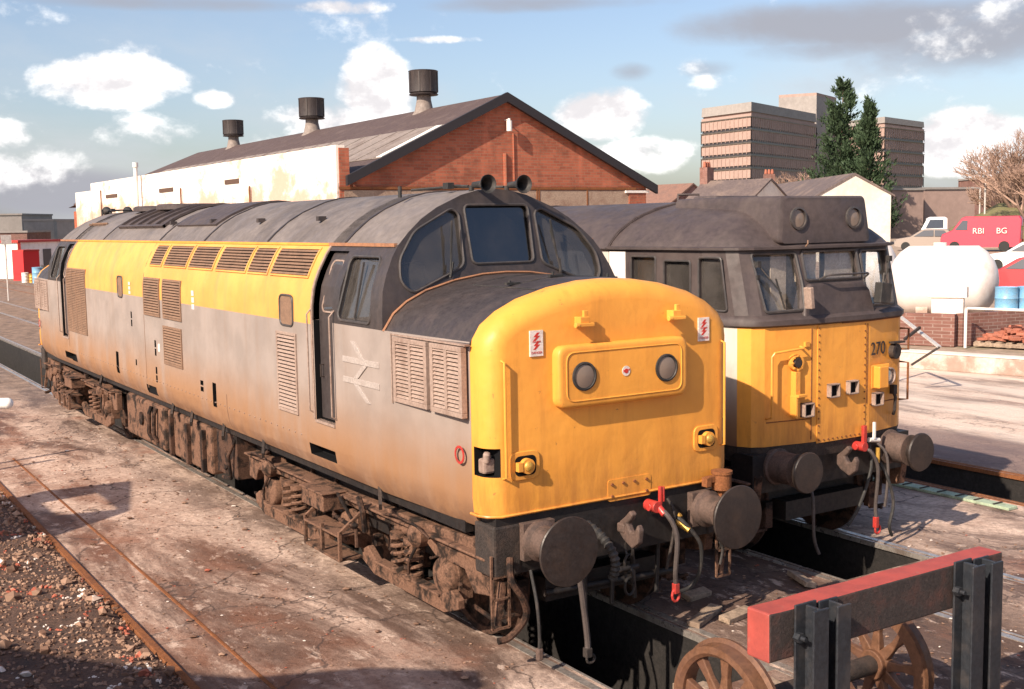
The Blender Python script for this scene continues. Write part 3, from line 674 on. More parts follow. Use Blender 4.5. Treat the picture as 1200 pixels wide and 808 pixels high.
    # red lamp-like valve pot above the right buffer
    g = MB(); g.cyl(P(1.06, -.1, 1.22), P(1.06, -.1, 1.36), .085); g.cyl(P(1.06, -.1, 1.36), P(1.06, -.1, 1.385), .095); g.box(P(.95, -.08, 1.32), (.1, .06, .05)); g.box(P(.90, -.08, 1.30), (.05, .07, .08)); g.box(P(1.06, -.1, 1.17), (.06, .06, .1)); g.build('valve_pot', M['rust'], loco, smooth=True)
    return me_o
cabA = make_cab(False); cabB = make_cab(True)
# arrow emblem cast on the cab side (two interlocked arrows)
g = MB(); cy_, cz_ = 2.13, 2.24; t = .04
def eb(pts, d_=.0): g.prism([Vector((-1.345, cy_-a*.92, cz_+b*.92)) for a, b in pts], (-.012-d_, 0, 0))
eb([(-.42, .075), (.42, .075), (.42, .135), (-.42, .135)]); eb([(-.42, -.135), (.42, -.135), (.42, -.075), (-.42, -.075)])
eb([(-.22, .30), (-.12, .30), (.16, .076), (.06, .076)], .002); eb([(.06, .074), (.16, .074), (-.06, -.074), (-.16, -.074)], .004); eb([(-.16, -.136), (-.06, -.136), (.22, -.30), (.12, -.30)], .002)
g.build('arrow_emblem', M['emblem'], loco, bevel=.003)
# --- underframe, tanks, bogies
g = MB(); g.bb(-.95, .95, .4, L-.4, .82, 1.15); g.bb(-1.22, -1.14, .5, L-.5, 1.06, 1.16); g.bb(1.14, 1.22, .5, L-.5, 1.06, 1.16); g.build('underframe', M['tar'], loco)
for s in (-1, 1):
    x = s*1.0
    g = MB(); g.bb(s*.5, s*1.25, 8.95, 11.0, .40, 1.04); tk = g.build('fuel_tank', M['dustlight'], loco, bevel=.05)
    g = MB(); g.lathe((s*1.25, 10.1, .74), (s, 0, 0), [(0, .10), (.03, .10), (.04, .06)], 16); g.build('tank_cap', M['dustmetal'], tk, smooth=True)
    for y in (9.5, 9.25): g = MB(); g.tube([(s*1.27, y, 1.0), (s*1.31, y, .9), (s*1.31, y+.05, .6), (s*1.27, y, .5)], .03, 8); g.build('tank_strap', M['dustmetal'], tk, smooth=True)
    g = MB(); g.bb(s*.5, s*1.24, 6.9, 8.8, .42, 1.04); tk = g.build('fuel_tank', M['dustlight'], loco, bevel=.03)
    for y in (7.1, 7.75, 8.5): g = MB(); g.bb(s*1.235, s*1.30, y, y+.09, .42, .98); g.build('tank_strap', M['dustmetal'], tk, bevel=.01)
    g = MB(); g.bb(s*.6, s*1.2, 6.05, 6.8, .5, 1.04); g.cyl((s*1.22, 6.5, .7), (s*.8, 6.5, .7), .14); g.tube([(s*1.2, 6.1, 1.0), (s*1.28, 6.15, .8), (s*1.24, 6.2, .5), (s*1.2, 6.6, .45)], .025, 8); g.build('battery_box', M['dustmetal'], loco, bevel=.02)
    for y in (4.95, 6.3, 7.55, 8.4, 12.4, 2.0):
        g = MB(); g.bar((s*1.26, y, 1.18), (s*1.36, y-.22, 1.04), .03, .07); g.build('lifting_bracket', M['grime'], loco)
def wheel_mb(mb, x, y, r, s, flange=True):
    # s: +1 means outer face towards +x
    o = Vector((x, y, r)); ax = Vector((s, 0, 0))
    mb.lathe(o-ax*.07, ax, [(0, .18), (0, r-.13), (0, r+.028), (.03, r+.028), (.045, r), (.135, r-.006), (.135, r-.07), (.11, r-.08), (.10, .22), (.13, .16), (.16, .15), (.16, 0)], 48)
def make_bogie(yc, far, X0, par, r=.57, detail=True):
    # d = +1 towards the loco centre
    d = -1 if far else 1
    Q = lambda x, y, z: Vector((X0+x, yc+d*y, z))
    g = MB(); g.bb(X0-1.0, X0+1.0, yc-2.5, yc+2.5, .60, .80); g.bb(X0-.6, X0+.6, yc-2.7, yc+2.7, .42, .62); bg = g.build('bogie', M['tar'], par)
    for y in (-2.0, 0, 2.0):
        g = MB()
        for s in (-1, 1): wheel_mb(g, X0+s*.76, yc+y, r, s)
        g.cyl((X0-.8, yc+y, r), (X0+.8, yc+y, r), .09); g.build('wheelset', M['dustmetal'], bg, smooth=True, angle=40)
    for s in (-1, 1):
        X = lambda x: s*x
        # pressed side frame: top beam with drop ends
        fr = MB(); top = [(-2.85, .98), (-2.72, 1.03), (-1.7, .97), (1.7, .90), (2.55, .94), (2.75, .9), (2.75, .62), (2.55, .60), (2.45, .74), (1.75, .80), (-1.65, .82), (-1.85, .72), (-2.35, .72), (-2.5, .55), (-2.8, .60)]
        fr.prism([Q(X(1.08), y, z) for y, z in top], (s*.10, 0, 0))
        fr.bb(X0+X(1.06), X0+X(1.26), *sorted((yc+d*-2.8, yc+d*2.7)), .90, .925)
        fo = fr.build('bogie_frame', M['dustlight'], bg, bevel=.012)
        # equalising beams
        fr = MB()
        for ya, yb in ((-2.3, -.45), (.35, 2.45)):
            pl = [(ya, .44), (ya+.12, .50), (ya+.3, .42), (yb-.3, .42), (yb-.12, .52), (yb, .46), (yb, .36), (yb-.25, .27), (ya+.25, .27), (ya, .36)]
            fr.prism([Q(X(1.15), y, z) for y, z in pl], (s*.07, 0, 0)); fr.bb(X0+X(1.13), X0+X(1.245), *sorted((yc+d*(ya+.3), yc+d*(yb-.3))), .40, .425)
        fr.build('equalising_beam', M['dustlight'], bg, bevel=.008)
        for y in (-2.0, 0, 2.0):
            g = MB(); g.box(Q(X(1.06), y, r), (.14, .34, .36)); g.lathe(Q(X(1.12), y, r), (s, 0, 0), [(0, .17), (.06, .17), (.09, .15), (.11, .05), (.12, 0)], 20)
            for a in range(6): g.cyl(Q(X(1.15), y+.135*math.cos(a*PI/3), r+.135*math.sin(a*PI/3)), Q(X(1.21), y+.135*math.cos(a*PI/3), r+.135*math.sin(a*PI/3)), .014, n=6)
            g.build('axlebox', M['dustlight'], bg, smooth=True, bevel=.01)
        for ys in (-1.45, 1.2):
            for k in (0, .26):
                g = MB(); g.spring(Q(X(1.18), ys+k, .43), Q(X(1.18), ys+k, .76), .075, .02, 4.5, 12); g.cyl(Q(X(1.18), ys+k, .42), Q(X(1.18), ys+k, .45), .09); g.cyl(Q(X(1.18), ys+k, .75), Q(X(1.18), ys+k, .79), .095); g.build('coil_spring', M['dustlight'], bg, smooth=True)
            for k in (0, .26):
                pass
        for yb in (-1.62, 1.95):
            g = MB(); g.lathe(Q(X(1.05), yb, .86), (s, 0, 0), [(0, .11), (.2, .11), (.22, .095), (.25, .06), (.26, .03)], 20); g.cyl(Q(X(1.16), yb, .86), Q(X(1.16), yb+.34, .83), .055); g.cyl(Q(X(1.16), yb+.3, .84), Q(X(1.16), yb+.55, .80), .025); g.box(Q(X(1.2), yb+.12, .72), (.08, .06, .2)); g.build('brake_cylinder', M['dustlight'], bg, smooth=True, bevel=.006)
            g = MB(); g.tube([Q(X(1.27), yb-.3, .9), Q(X(1.30), yb-.1, .98), Q(X(1.30), yb+.3, .99), Q(X(1.26), yb+.6, .93)], .012, 6); g.tube([Q(X(1.24), yb, .76), Q(X(1.27), yb+.1, .6), Q(X(1.25), yb+.15, .46)], .014, 6); g.build('brake_pipe', M['dustmetal'], bg, smooth=True)
        # brake shoes and hangers
        for y in (-2.62, -1.38+.05, -.66, .66, 1.3, 2.62):
            g = MB(); g.bar(Q(X(.95), y, .95), Q(X(.98), y+.03, .45), .05, .08); g.box(Q(X(.80), y, .5), (.1, .08, .28)); g.bar(Q(X(.80), y, .34), Q(X(1.04), y, .34), .03); g.bar(Q(X(1.02), y, .3), Q(X(1.02), y+.4, .34), .03); g.build('brake_shoe', M['dustmetal'], bg, bevel=.006)
        # footstep and battery-shaped box in the middle
        g = MB()
        yy = -.15 if True else 0
        g.bb(X0+X(1.2), X0+X(1.46), *sorted((yc+d*-.42, yc+d*.42)), .36, .385); g.bb(X0+X(1.2), X0+X(1.46), *sorted((yc+d*-.42, yc+d*.42)), .60, .62)
        for y in (-.42, 0, .42): g.bar(Q(X(1.44), y, .36), Q(X(1.44), y, .66), .035)
        for y in (-.42, .42): g.bar(Q(X(1.44), y, .64), Q(X(1.2), y, .82), .035)
        g.build('footstep', M['dustlight'], bg, bevel=.004)
        g = MB(); g.bb(X0+X(1.17), X0+X(1.42), *sorted((yc+d*.0, yc+d*.55)), .76, .93); g.bb(X0+X(1.15), X0+X(1.44), *sorted((yc+d*-.02, yc+d*.57)), .93, .95); g.build('sandbox', M['dustlight'], bg, bevel=.015)
        g = MB(); 
        for k in range(16): g.sphere(Q(X(1.33), -.05-k*.035, .74-.03*math.sin(k*.2)+.004*(k % 2)), .022, 6, 4)
        g.tube([Q(X(1.3), -.1, .95), Q(X(1.34), -.3, .9), Q(X(1.28), -.45, .7), Q(X(1.3), -.5, .5)], .018, 6); g.tube([Q(X(1.32), -.62, 1.02), Q(X(1.34), -.75, .9), Q(X(1.3), -.7, .7)], .03, 6)
        g.build('chain_and_pipes', M['dustmetal'], bg, smooth=True)
        g = MB()
        rnd = random.Random(int(yc*10)+s)
        for k in range(14):
            g = MB(); y = rnd.uniform(-2.6, 2.6); z = rnd.uniform(.5, 1.0); a = Q(X(rnd.uniform(1.0, 1.16)), y, z); b = a+Vector((s*rnd.uniform(0, .1), rnd.uniform(-.25, .25), rnd.uniform(-.2, .15)))
            if rnd.random() < .5: g.cyl(a, b, rnd.uniform(.012, .03), n=8)
            else: g.box(a, (rnd.uniform(.05, .12), rnd.uniform(.04, .16), rnd.uniform(.04, .12)))
            g.build('bracket', M['dustmetal'], bg, bevel=.004)
    return bg
make_bogie(2.95, False, 0, loco); make_bogie(L-2.95, True, 0, loco)
# ================================================================ LOCOMOTIVE B (flat front, headcode box)
X0, Y0 = 3.55, 0.75
l31 = thing('diesel_locomotive', 'black roofed diesel locomotive with flat yellow end numbered 270, behind the rounded-nose locomotive', 'locomotive', (X0, Y0, 0))
PLAN = [(0, 0), (.44, 0.0), (1.02, .10), (1.14, .17), (1.21, .30), (1.27, .62), (1.335, 1.75), (1.335, 2.25)]
def plan(lean=0.0, sx=1.0, z=0.0, out=0.0, rear=None, ins=0.0, pl=PLAN):
    pts = []
    P_ = [Vector(p) for p in pl]
    for i, p in enumerate(P_):
        x, y = p.x, p.y
        a = P_[max(i-1, 0)]; b = P_[min(i+1, len(P_)-1)]; t = (b-a).normalized(); n = Vector((t.y, -t.x))
        if i == 0: n = Vector((0, -1))
        if i == len(P_)-1: n = Vector((1, 0))
        # lean fades with distance from the front
        fade = max(0.0, 1-y/2.0) if rear is None else max(0.0, 1-y/2.25)
        yy = y+lean*fade+n.y*out; xx = (x+n.x*out)*sx
        pts.append((xx, yy))
    pts[-1] = (pts[-1][0], P_[-1].y if ins == 0 else P_[-1].y-ins)
    return [Vector((X0+x, Y0+y, z)) for x, y in pts]+[Vector((X0-x, Y0+y, z)) for x, y in reversed(pts) if x > 1e-6]
# lower end: yellow panel wraps the corners, pale grey behind
g = MB(); g.loft([plan(z=1.27), plan(z=2.49)]); e = g.build('cab_front', [M['yellow'], M['cream31']], l31)
for p in e.data.polygons:
    c = wm(l31) @ p.center
    if abs(p.normal.z) < .5 and c.y > Y0+.45: p.material_index = 1
g = MB(); g.loft([plan(z=1.10, out=-.04), plan(z=1.268, out=-.002)]); g.build('cab_valance', M['grime'], l31)
# raised panels with bolt heads
def frontpt(x, z, out=0.0, lean=0.0):
    ax = abs(x)
    for (xa, ya), (xb, yb) in zip(PLAN, PLAN[1:]):
        if xa <= ax <= xb and xb > xa: return Vector((X0+x, Y0+lerp(ya, yb, (ax-xa)/(xb-xa))+lean-out, z))
    return Vector((X0+x, Y0+.3, z))
def fpanel(mb, pts, th=.008, base=-.01):
    mb.loft([[frontpt(x, z, base) for x, z in pts], [frontpt(x, z, th) for x, z in pts]])
g = MB(); fpanel(g, [(-.37, 1.25), (.37, 1.25), (.37, 2.484), (-.37, 2.484)]); gp = g.build('gangway_plate', M['yellow'], l31)
g = MB()
for i in range(17): 
    for x in (-.35, .35): g.cyl(frontpt(x, 1.29+i*.073, 0), frontpt(x, 1.29+i*.073, .016), .009, n=6)
for i in range(11): g.cyl(frontpt(-.34+i*.068, 1.28, 0), frontpt(-.34+i*.068, 1.28, .016), .009, n=6)
g.build('bolts', M['rust'], gp)
for pts in ([(-1.0, 1.52), (-.45, 1.52)], [(.45, 1.58), (1.0, 1.58)], [(-.45, 1.30), (-.45, 2.46)], [(.40, 1.6), (.40, 2.46)]):
    g = MB(); (x0, z0), (x1, z1) = pts; g.tube([frontpt(lerp(x0, x1, i/6), lerp(z0, z1, i/6), .001) for i in range(7)], .006, 6); g.build('panel_seam', M['rust'], l31)
g = MB(); g.tube([v+Vector((0, 0, .005)) for v in plan(z=2.485, out=.008)[:-1]][0:7], .008, 6); g.build('paint_line', M['rust'], l31)
# ledge below the windows
g = MB(); g.loft([plan(z=2.493, out=.012), plan(z=2.51, out=.035), plan(z=2.56, out=.035), plan(z=2.615, lean=.05, out=0)]); g.build('window_ledge', M['black31'], l31, smooth=True, angle=50)
# upper cab, hollow
g = MB(); g.loft([plan(z=2.60, lean=.04), plan(z=3.27, lean=.21)]); cab = g.build('cab', [M['black31'], M['cream'], M['cream31']], l31)
cu = []
k = MB(); k.mi = 1; INN = [(0, .06), (.42, .06), (.95, .15), (1.07, .22), (1.13, .34), (1.20, .65), (1.25, 1.7), (1.25, 1.9)]
k.loft([plan(z=2.5, lean=.04, pl=INN), plan(z=3.235, lean=.20, pl=INN)]); cu.append(k)
W31 = {'c': [(-.41, 2.945), (.42, 2.945), (.42, 3.245), (-.41, 3.245)], 'l': [(-.97, 2.64), (-.50, 2.65), (-.47, 2.9), (-.49, 3.235), (-1.03, 3.235)], 'r': [(.97, 2.64), (.50, 2.65), (.47, 2.9), (.49, 3.235), (1.03, 3.235)]}
def lean31(z): return .04+.17*(z-2.60)/.67
for q in W31.values():
    k = MB(); k.mi = 0; k.prism([Vector((X0+x, Y0-.2, z)) for x, z in round_poly(q, .04)], (0, .62, 0)); cu.append(k)
SW = [[(.42, 2.655), (.80, 2.655), (.80, 3.20), (.50, 3.20)], [(.92, 2.66), (1.32, 2.66), (1.32, 3.16), (.92, 3.16)], [(1.45, 2.72), (1.85, 2.72), (1.85, 3.2), (1.45, 3.2)]]
for s in (-1, 1):
    for q in SW:
        k = MB(); k.mi = 0; k.prism([Vector((X0+s*1.1, Y0+y, z)) for y, z in round_poly(q, .035)], (s*.4, 0, 0)); cu.append(k)
    k = MB(); k.mi = 0; k.bb(X0+s*1.312, X0+s*1.5, Y0+.88, Y0+1.37, 2.55, 3.20); cu.append(k)
cut(cab, cu)
g = MB(); g.bb(X0-1.2, X0+1.2, Y0+1.86, Y0+1.9, 2.5, 3.24); g.bb(X0-.8, X0-.3, Y0+1.6, Y0+1.858, 2.5, 3.1); g.build('cab_bulkhead', M['cream'], cab)
g = MB(); g.bb(X0-.42, X0-.12, Y0+.26, Y0+.275, 2.93, 3.24); g.build('window_blind', M['blind'], cab); g = MB(); g.bb(X0+.02, X0+.44, Y0+.26, Y0+.275, 2.93, 3.24); g.build('window_blind', M['blind'], cab); g = MB(); g.bb(X0-.72, X0-.50, Y0+.32, Y0+.335, 2.62, 3.24); g.build('window_blind', M['blind'], cab)
for key, q in W31.items():
    q2 = round_poly(q, .04); g = MB(); pts = [frontpt(x, z, -.035, lean31(z)) for x, z in q2]; g.prism(pts, (0, .005, 0)); go = g.build('windscreen', M['glassclear'], cab)
    g = MB(); g.tube([frontpt(x, z, .004, lean31(z)) for x, z in q2], .017, 6, closed=True); g.build('windscreen_seal', M['winframe'], go, smooth=True)
def side31(y):
    for (xa, ya), (xb, yb) in zip(PLAN[3:], PLAN[4:]):
        if ya <= y <= yb: return lerp(xa, xb, (y-ya)/(yb-ya))
    return 1.335
for s in (-1, 1):
    for q in SW:
        q2 = round_poly(q, .035); g = MB(); g.prism([Vector((X0+s*(side31(y)-.04), Y0+y, z)) for y, z in q2], (-s*.005, 0, 0)); go = g.build('cab_side_window', M['glassclear'] if s > 0 else M['glass'], cab)
        g = MB(); g.tube([Vector((X0+s*(side31(y)+.001), Y0+y, z)) for y, z in q2], .012, 6, closed=True); g.build('window_frame', M['winframe'], go, smooth=True)
    g = MB(); g.bb(X0+s*1.30, X0+s*1.341, Y0+1.95, Y0+2.24, 2.52, 3.25); g.build('cab_rear_panel', M['white'], cab)
    g = MB(); g.bb(X0+s*1.2, X0+s*1.34, Y0+.45, Y0+2.24, 2.3, 2.494); 
# gutter
g = MB(); g.loft([plan(z=3.268, lean=.2, out=.012), plan(z=3.275, lean=.2, out=.045), plan(z=3.30, lean=.2, out=.045), plan(z=3.31, lean=.22, out=.01)]); g.build('gutter', M['black31'], l31)
# cab roof dome
g = MB(); R31 = [(3.305, 1.0, .22), (3.36, .975, .27), (3.45, .90, .36), (3.55, .79, .50), (3.65, .62, .68), (3.72, .45, .9), (3.77, .28, 1.2), (3.80, .12, 1.6)]
g.loft([plan(z=z, sx=sx, lean=ln, rear=1) for z, sx, ln in R31]); g.build('cab_roof', M['black31'], l31, smooth=True, angle=50)
# headcode box
hb = []
for y, w, zt, zb in ((.30, .60, 3.80, 3.33), (.33, .64, 3.82, 3.33), (1.3, .60, 3.835, 3.4), (2.1, .5, 3.83, 3.5)):
    q = round_poly([(-w-.07, zb), (w+.07, zb), (w, zt), (-w, zt)], .07 if y > .31 else .06)
    hb.append([Vector((X0+x, Y0+y-.08+(z-3.33)*.06, z)) for x, z in q])
g = MB(); g.loft(hb); hbo = g.build('headcode_box', M['black31'], l31, smooth=True, angle=40)
for x in (-.42, .42):
    g = MB(); g.lathe((X0+x, Y0+.26, 3.585), (0, -1, .05), [(0, .12), (.045, .12), (.05, .10), (.02, .1), (.015, 0)], 24); h_ = g.build('headcode_lamp', M['winframe'], hbo, smooth=True)
    g = MB(); g.lathe((X0+x, Y0+.245, 3.585), (0, -1, .05), [(0, .1), (.012, .09), (.02, 0)], 20); g.build('lamp_lens', M['lens'], h_, smooth=True)
g = MB(); g.tube([(X0-.5+.0, Y0+.05, 3.30), (X0-.5, Y0+.02, 3.33), (X0-.48, Y0+.04, 3.36)], .008, 6); g.build('lamp_hook', M['slat'], l31)
# main body and roof
for nm, half, z, mt in (('body', [(1.30, 1.08), (1.335, 1.2), (1.335, 3.27)], 0, M['cream31']),):
    g = MB(); g.loft([[Vector((X0+x, y, z)) for x, z in half]+[Vector((X0-x, y, z)) for x, z in reversed(half)] for y in (Y0+2.26, Y0+16.0)]); g.build(nm, mt, l31)
rf = [(1.375, 3.28), (1.335, 3.34), (1.20, 3.48), (.95, 3.62), (.62, 3.73), (.3, 3.79), (0, 3.81)]
g = MB(); g.loft([[Vector((X0+x, y, z)) for x, z in sym([(1.36, 3.262)]+rf)] for y in (Y0+2.22, Y0+16.2)]); r31 = g.build('roof', M['black31'], l31, smooth=True)
for y in (2.25, 5.2, 8.6, 12):
    g = MB(); g.tube([Vector((X0+x*1.003, Y0+y, z+.004)) for x, z in sym(rf)], .016, 6); g.build('roof_seam', M['black31'], r31, smooth=True)
g = MB(); g.tube([(X0+.0, Y0+2.6, 3.8), (X0+.0, Y0+2.6, 3.9), (X0+.25, Y0+2.5, 3.9), (X0+.25, Y0+2.5, 3.79)], .016, 6); g.build('roof_bracket', M['black31'], r31, smooth=True)
g = MB(); g.bb(X0-.3, X0+.4, Y0+1.6, Y0+2.0, 3.79, 3.86); g.build('roof_bracket', M['black31'], r31, bevel=.03)
# black cover with sloping sides under the centre window
g = MB(); q = [(-.40, 2.91), (.42, 2.91), (.50, 2.82), (.56, 2.56), (-.56, 2.56), (-.48, 2.85)]
g.loft([[Vector((X0+x, Y0+.2, z)) for x, z in q], [Vector((X0+x*.97, Y0+.01+(z-2.56)*.16, z)) for x, z in q]]); cv = g.build('gangway_cover', M['black31'], l31, bevel=.02)
g = MB(); g.tube([(X0-.26, Y0+.08, 2.95), (X0-.24, Y0-.0, 2.99), (X0-.2, Y0-.02, 3.0), (X0+.36, Y0-.02, 3.0), (X0+.4, Y0+.0, 2.99), (X0+.42, Y0+.08, 2.94)], .012, 6); g.build('grab_rail', M['winframe'], l31, smooth=True)
for s, mt in ((-1, M['slatgrey']), (1, M['rubber'])):
    g = MB(); g.box((X0+s*.56, Y0-.06, 2.78), (.05 if s < 0 else .16, .10, .22), Matrix.Rotation(s*.12, 3, 'Y')); g.build('lamp_box', mt, l31, bevel=.008)
for s in (-1, 1):
    g = MB(); q0 = frontpt(s*1.0, 3.13, .04, .17); q1 = frontpt(s*.78, 2.83, .05, .1)
    g.bar(q0, q1, .012); g.bar(q1.lerp(q0, .3)+Vector((-.02*s, 0, .06)), q1+Vector((.05*-s, 0, -.16)), .014); g.box(q0, (.05, .05, .06)); g.box(q0+Vector((0, 0, -.13)), (.04, .04, .04)); g.build('wiper', M['rubber'], l31)
# fittings on the yellow front: measured positions
def fx(x_): return x_-X0
g = MB(); c = frontpt(-.66, 2.12, .0); g.lathe(c, (-.15, -1, 0), [(0, .085), (.05, .085), (.055, .065), (.03, .06), (.025, 0)], 20)
for a in range(8): g.cyl(c+Vector((.075*math.cos(a*PI/4), -.04, .075*math.sin(a*PI/4))), c+Vector((.075*math.cos(a*PI/4), -.06, .075*math.sin(a*PI/4))), .012, n=6)
s1 = g.build('cable_socket', M['yellow'], l31, smooth=True); g = MB(); g.cyl(c+Vector((0, -.03, 0)), c+Vector((0, -.062, 0)), .05, n=12); g.build('socket_cap', M['grime'], s1)
g = MB(); g.bb(X0-.70, X0-.63, Y0-.02, Y0+.06, 1.55, 2.03); g.bb(X0-.71, X0-.68, Y0-.04, Y0+.05, 1.55, 1.78); g.box((X0-.64, Y0-.04, 1.78), (.13, .05, .03)); g.build('conduit', M['yellow'], l31, bevel=.005)
g = MB(); g.tube([frontpt(-1.0, 1.56, .0), frontpt(-1.0, 1.58, .08), frontpt(-1.0, 2.20, .08), frontpt(-.97, 2.24, .08), frontpt(-.62, 2.27, .08), frontpt(-.6, 2.28, .01)], .013, 8); g.box(frontpt(-.52, 2.30, .01), (.06, .03, .05)); g.build('handrail', M['yellow'], l31, smooth=True)
for s in (1,):
    g = MB(); g.tube([Vector((X0+1.12, Y0+.18, 2.35)), Vector((X0+1.17, Y0+.08, 2.35)), Vector((X0+1.17, Y0+.08, 2.12)), Vector((X0+1.12, Y0+.18, 2.12))], .013, 8); g.tube([Vector((X0+1.12, Y0+.18, 1.98)), Vector((X0+1.17, Y0+.08, 1.97)), Vector((X0+1.17, Y0+.08, 1.56)), Vector((X0+1.12, Y0+.18, 1.55))], .013, 8); g.build('handrail', M['rust'], l31, smooth=True)
for (x, z) in ((-.155, 1.79), (.135, 1.80), (-.52, 1.62), (.56, 1.63)):
    c = frontpt(x, z, 0); g = MB(); w = .065
    for (dx, dz, sx, sz) in ((-w, 0, .016, .146), (w, 0, .016, .146), (0, w, .146, .016), (0, -w, .146, .016)): g.box(c+Vector((dx, -.03, dz)), (sx, .07, sz))
    j = g.build('jumper_box', M['slatgrey'], l31, bevel=.005); g = MB(); g.box(c+Vector((0, -.012, 0)), (.12, .02, .12)); g.build('box_inside', M['black'], j)
c = frontpt(.62, 1.87, 0); g = MB(); g.box(c+Vector((-.035, -.05, 0)), (.15, .12, .24)); g.box(c+Vector((-.0, -.015, 0)), (.30, .03, .26)); hl = g.build('headlight', M['yellow'], l31, bevel=.012)
g = MB(); g.lathe(c+Vector((.10, -.02, .0)), (.1, -1, 0), [(0, .095), (.06, .095), (.065, .08), (.03, .07), (.01, 0)], 24); g.build('lamp_rim', M['slatgrey'], hl, smooth=True)
g = MB(); g.lathe(c+Vector((.10, -.04, .0)), (.1, -1, 0), [(0, .08), (.02, .06), (.028, 0)], 20); g.build('lamp_lens', M['lens2'], hl, smooth=True)
c = frontpt(.90, 2.12, 0); g = MB(); g.lathe(c, (.15, -1, 0), [(0, .085), (.06, .085), (.065, .06), (.05, .0)], 20); g.box(c+Vector((.02, -.05, .1)), (.2, .06, .02)); s2 = g.build('cable_socket', M['grime'], l31, smooth=True)
g = MB(); g.tube([c+Vector((-.03, -.05, -.45)), c+Vector((-.02, -.07, -.5)), c+Vector((-.02, -.06, -.65)), c+Vector((.0, -.03, -.7))], .018, 6); g.box(c+Vector((-.02, -.04, -.42)), (.05, .06, .1)); g.build('small_tap', M['grime'], l31)
Mx = Matrix.Translation(frontpt(.60, 2.17, .006)) @ Matrix.Rotation(math.atan(.172), 4, 'Z') @ Matrix.Rotation(PI/2, 4, 'X')
text('number', '270', .20, Mx, M['decalblack'], l31, .002)
# buffers and coupling
g = MB(); g.bb(X0-1.2, X0+1.2, Y0+.08, Y0+.4, .80, 1.2); g.build('headstock', M['tar'], l31)
for s in (-1, 1):
    x = X0+s*.865
    g = MB(); g.lathe((x, Y0+.1, 1.06), (0, -1, 0), [(0, .19), (.05, .19), (.06, .165), (.26, .16), (.30, .15), (.305, .17), (.32, .17), (.33, .1)], 24); b_ = g.build('buffer', M['bufferbody'], l31, smooth=True)
    g = MB(); g.lathe((x, Y0-.2, 1.06), (0, -1, 0), [(0, .1), (.10, .11), (.12, .17), (.13, .208), (.15, .21), (.165, .20), (.17, .12), (.172, 0)], 32); g.build('buffer_head', M['buffer'], b_, smooth=True)
g = MB(); g.prism([Vector((X0-.03, Y0+y+.05, z)) for y, z in hk], (.06, 0, 0)); g.build('coupling_hook', M['bufferbody'], l31, bevel=.015)
def hose31(pts, r, mat, nm):
    g = MB(); P4 = [Vector((X0+x, Y0+y, z)) for x, y, z in pts]; out = []
    for i in range(len(P4)-1):
        p0 = P4[max(i-1, 0)]; p1 = P4[i]; p2 = P4[i+1]; p3 = P4[min(i+2, len(P4)-1)]
        for t in (0, .25, .5, .75): out.append(.5*((2*p1)+(p2-p0)*t+(2*p0-5*p1+4*p2-p3)*t*t+(3*p1-p0-3*p2+p3)*t**3))
    out.append(P4[-1]); g.tube(out, r, 8); return g.build(nm, mat, l31, smooth=True)
h1 = hose31([(.28, 0, 1.12), (.33, -.12, 1.1), (.42, -.15, .9), (.45, -.1, .5), (.46, -.1, .36)], .02, M['hose'], 'brake_hose')
g = MB(); q = Vector((X0+.46, Y0-.1, .3)); g.box(q, (.05, .05, .12)); g.tube([q+Vector((.03+.04*math.cos(a), 0, -.08+.05*math.sin(a))) for a in [2*PI*t/10 for t in range(10)]], .014, 6, closed=True); g.build('hose_coupling', M['red'], h1, bevel=.01)
g = MB(); q = Vector((X0+.26, Y0-.03, 1.15)); g.cyl(q+Vector((0, .1, 0)), q+Vector((0, -.08, 0)), .05); g.cyl(q+Vector((-.07, 0, 0)), q+Vector((.1, 0, 0)), .035); g.box(q+Vector((.05, -.02, .12)), (.05, .04, .2)); g.build('brake_valve', M['red'], l31, smooth=True, bevel=.004)
g = MB(); q = Vector((X0+.47, Y0-.03, 1.2)); g.cyl(q+Vector((-.06, 0, 0)), q+Vector((.1, 0, -.02)), .025); g.box(q+Vector((0, -.02, .1)), (.025, .025, .18)); g.build('white_tap', M['white'], l31, smooth=True)
hose31([(.45, 0, 1.15), (.42, -.06, .9), (.25, -.05, .5), (.1, -.02, .3)], .018, M['rubber'], 'air_pipe')
hose31([(.52, 0, 1.18), (.6, -.1, 1.05), (.62, -.12, .8), (.6, -.1, .45)], .016, M['hose'], 'air_pipe')
hose31([(.56, 0, 1.0), (.6, -.12, .8), (.68, -.15, .5), (.62, -.15, .25), (.7, -.12, .12)], .018, M['rubber'], 'air_pipe')
g = MB(); q = Vector((X0+.5, Y0-.08, .95)); g.cyl(q, q+Vector((0, 0, .16)), .022); g.build('brass_tap', M['brass'], l31, smooth=True)
hose31([(-.5, 0, .9), (-.52, -.1, .7), (-.5, -.1, .3), (-.42, -.1, .1)], .018, M['hose'], 'brake_hose')
g = MB(); g.bb(X0-.95, X0+.95, Y0+.5, Y0+16, .8, 1.1); g.build('underframe', M['tar'], l31)
make_bogie(Y0+2.9, False, X0, l31, r=.53); make_bogie(Y0+13.3, True, X0, l31, r=.53)
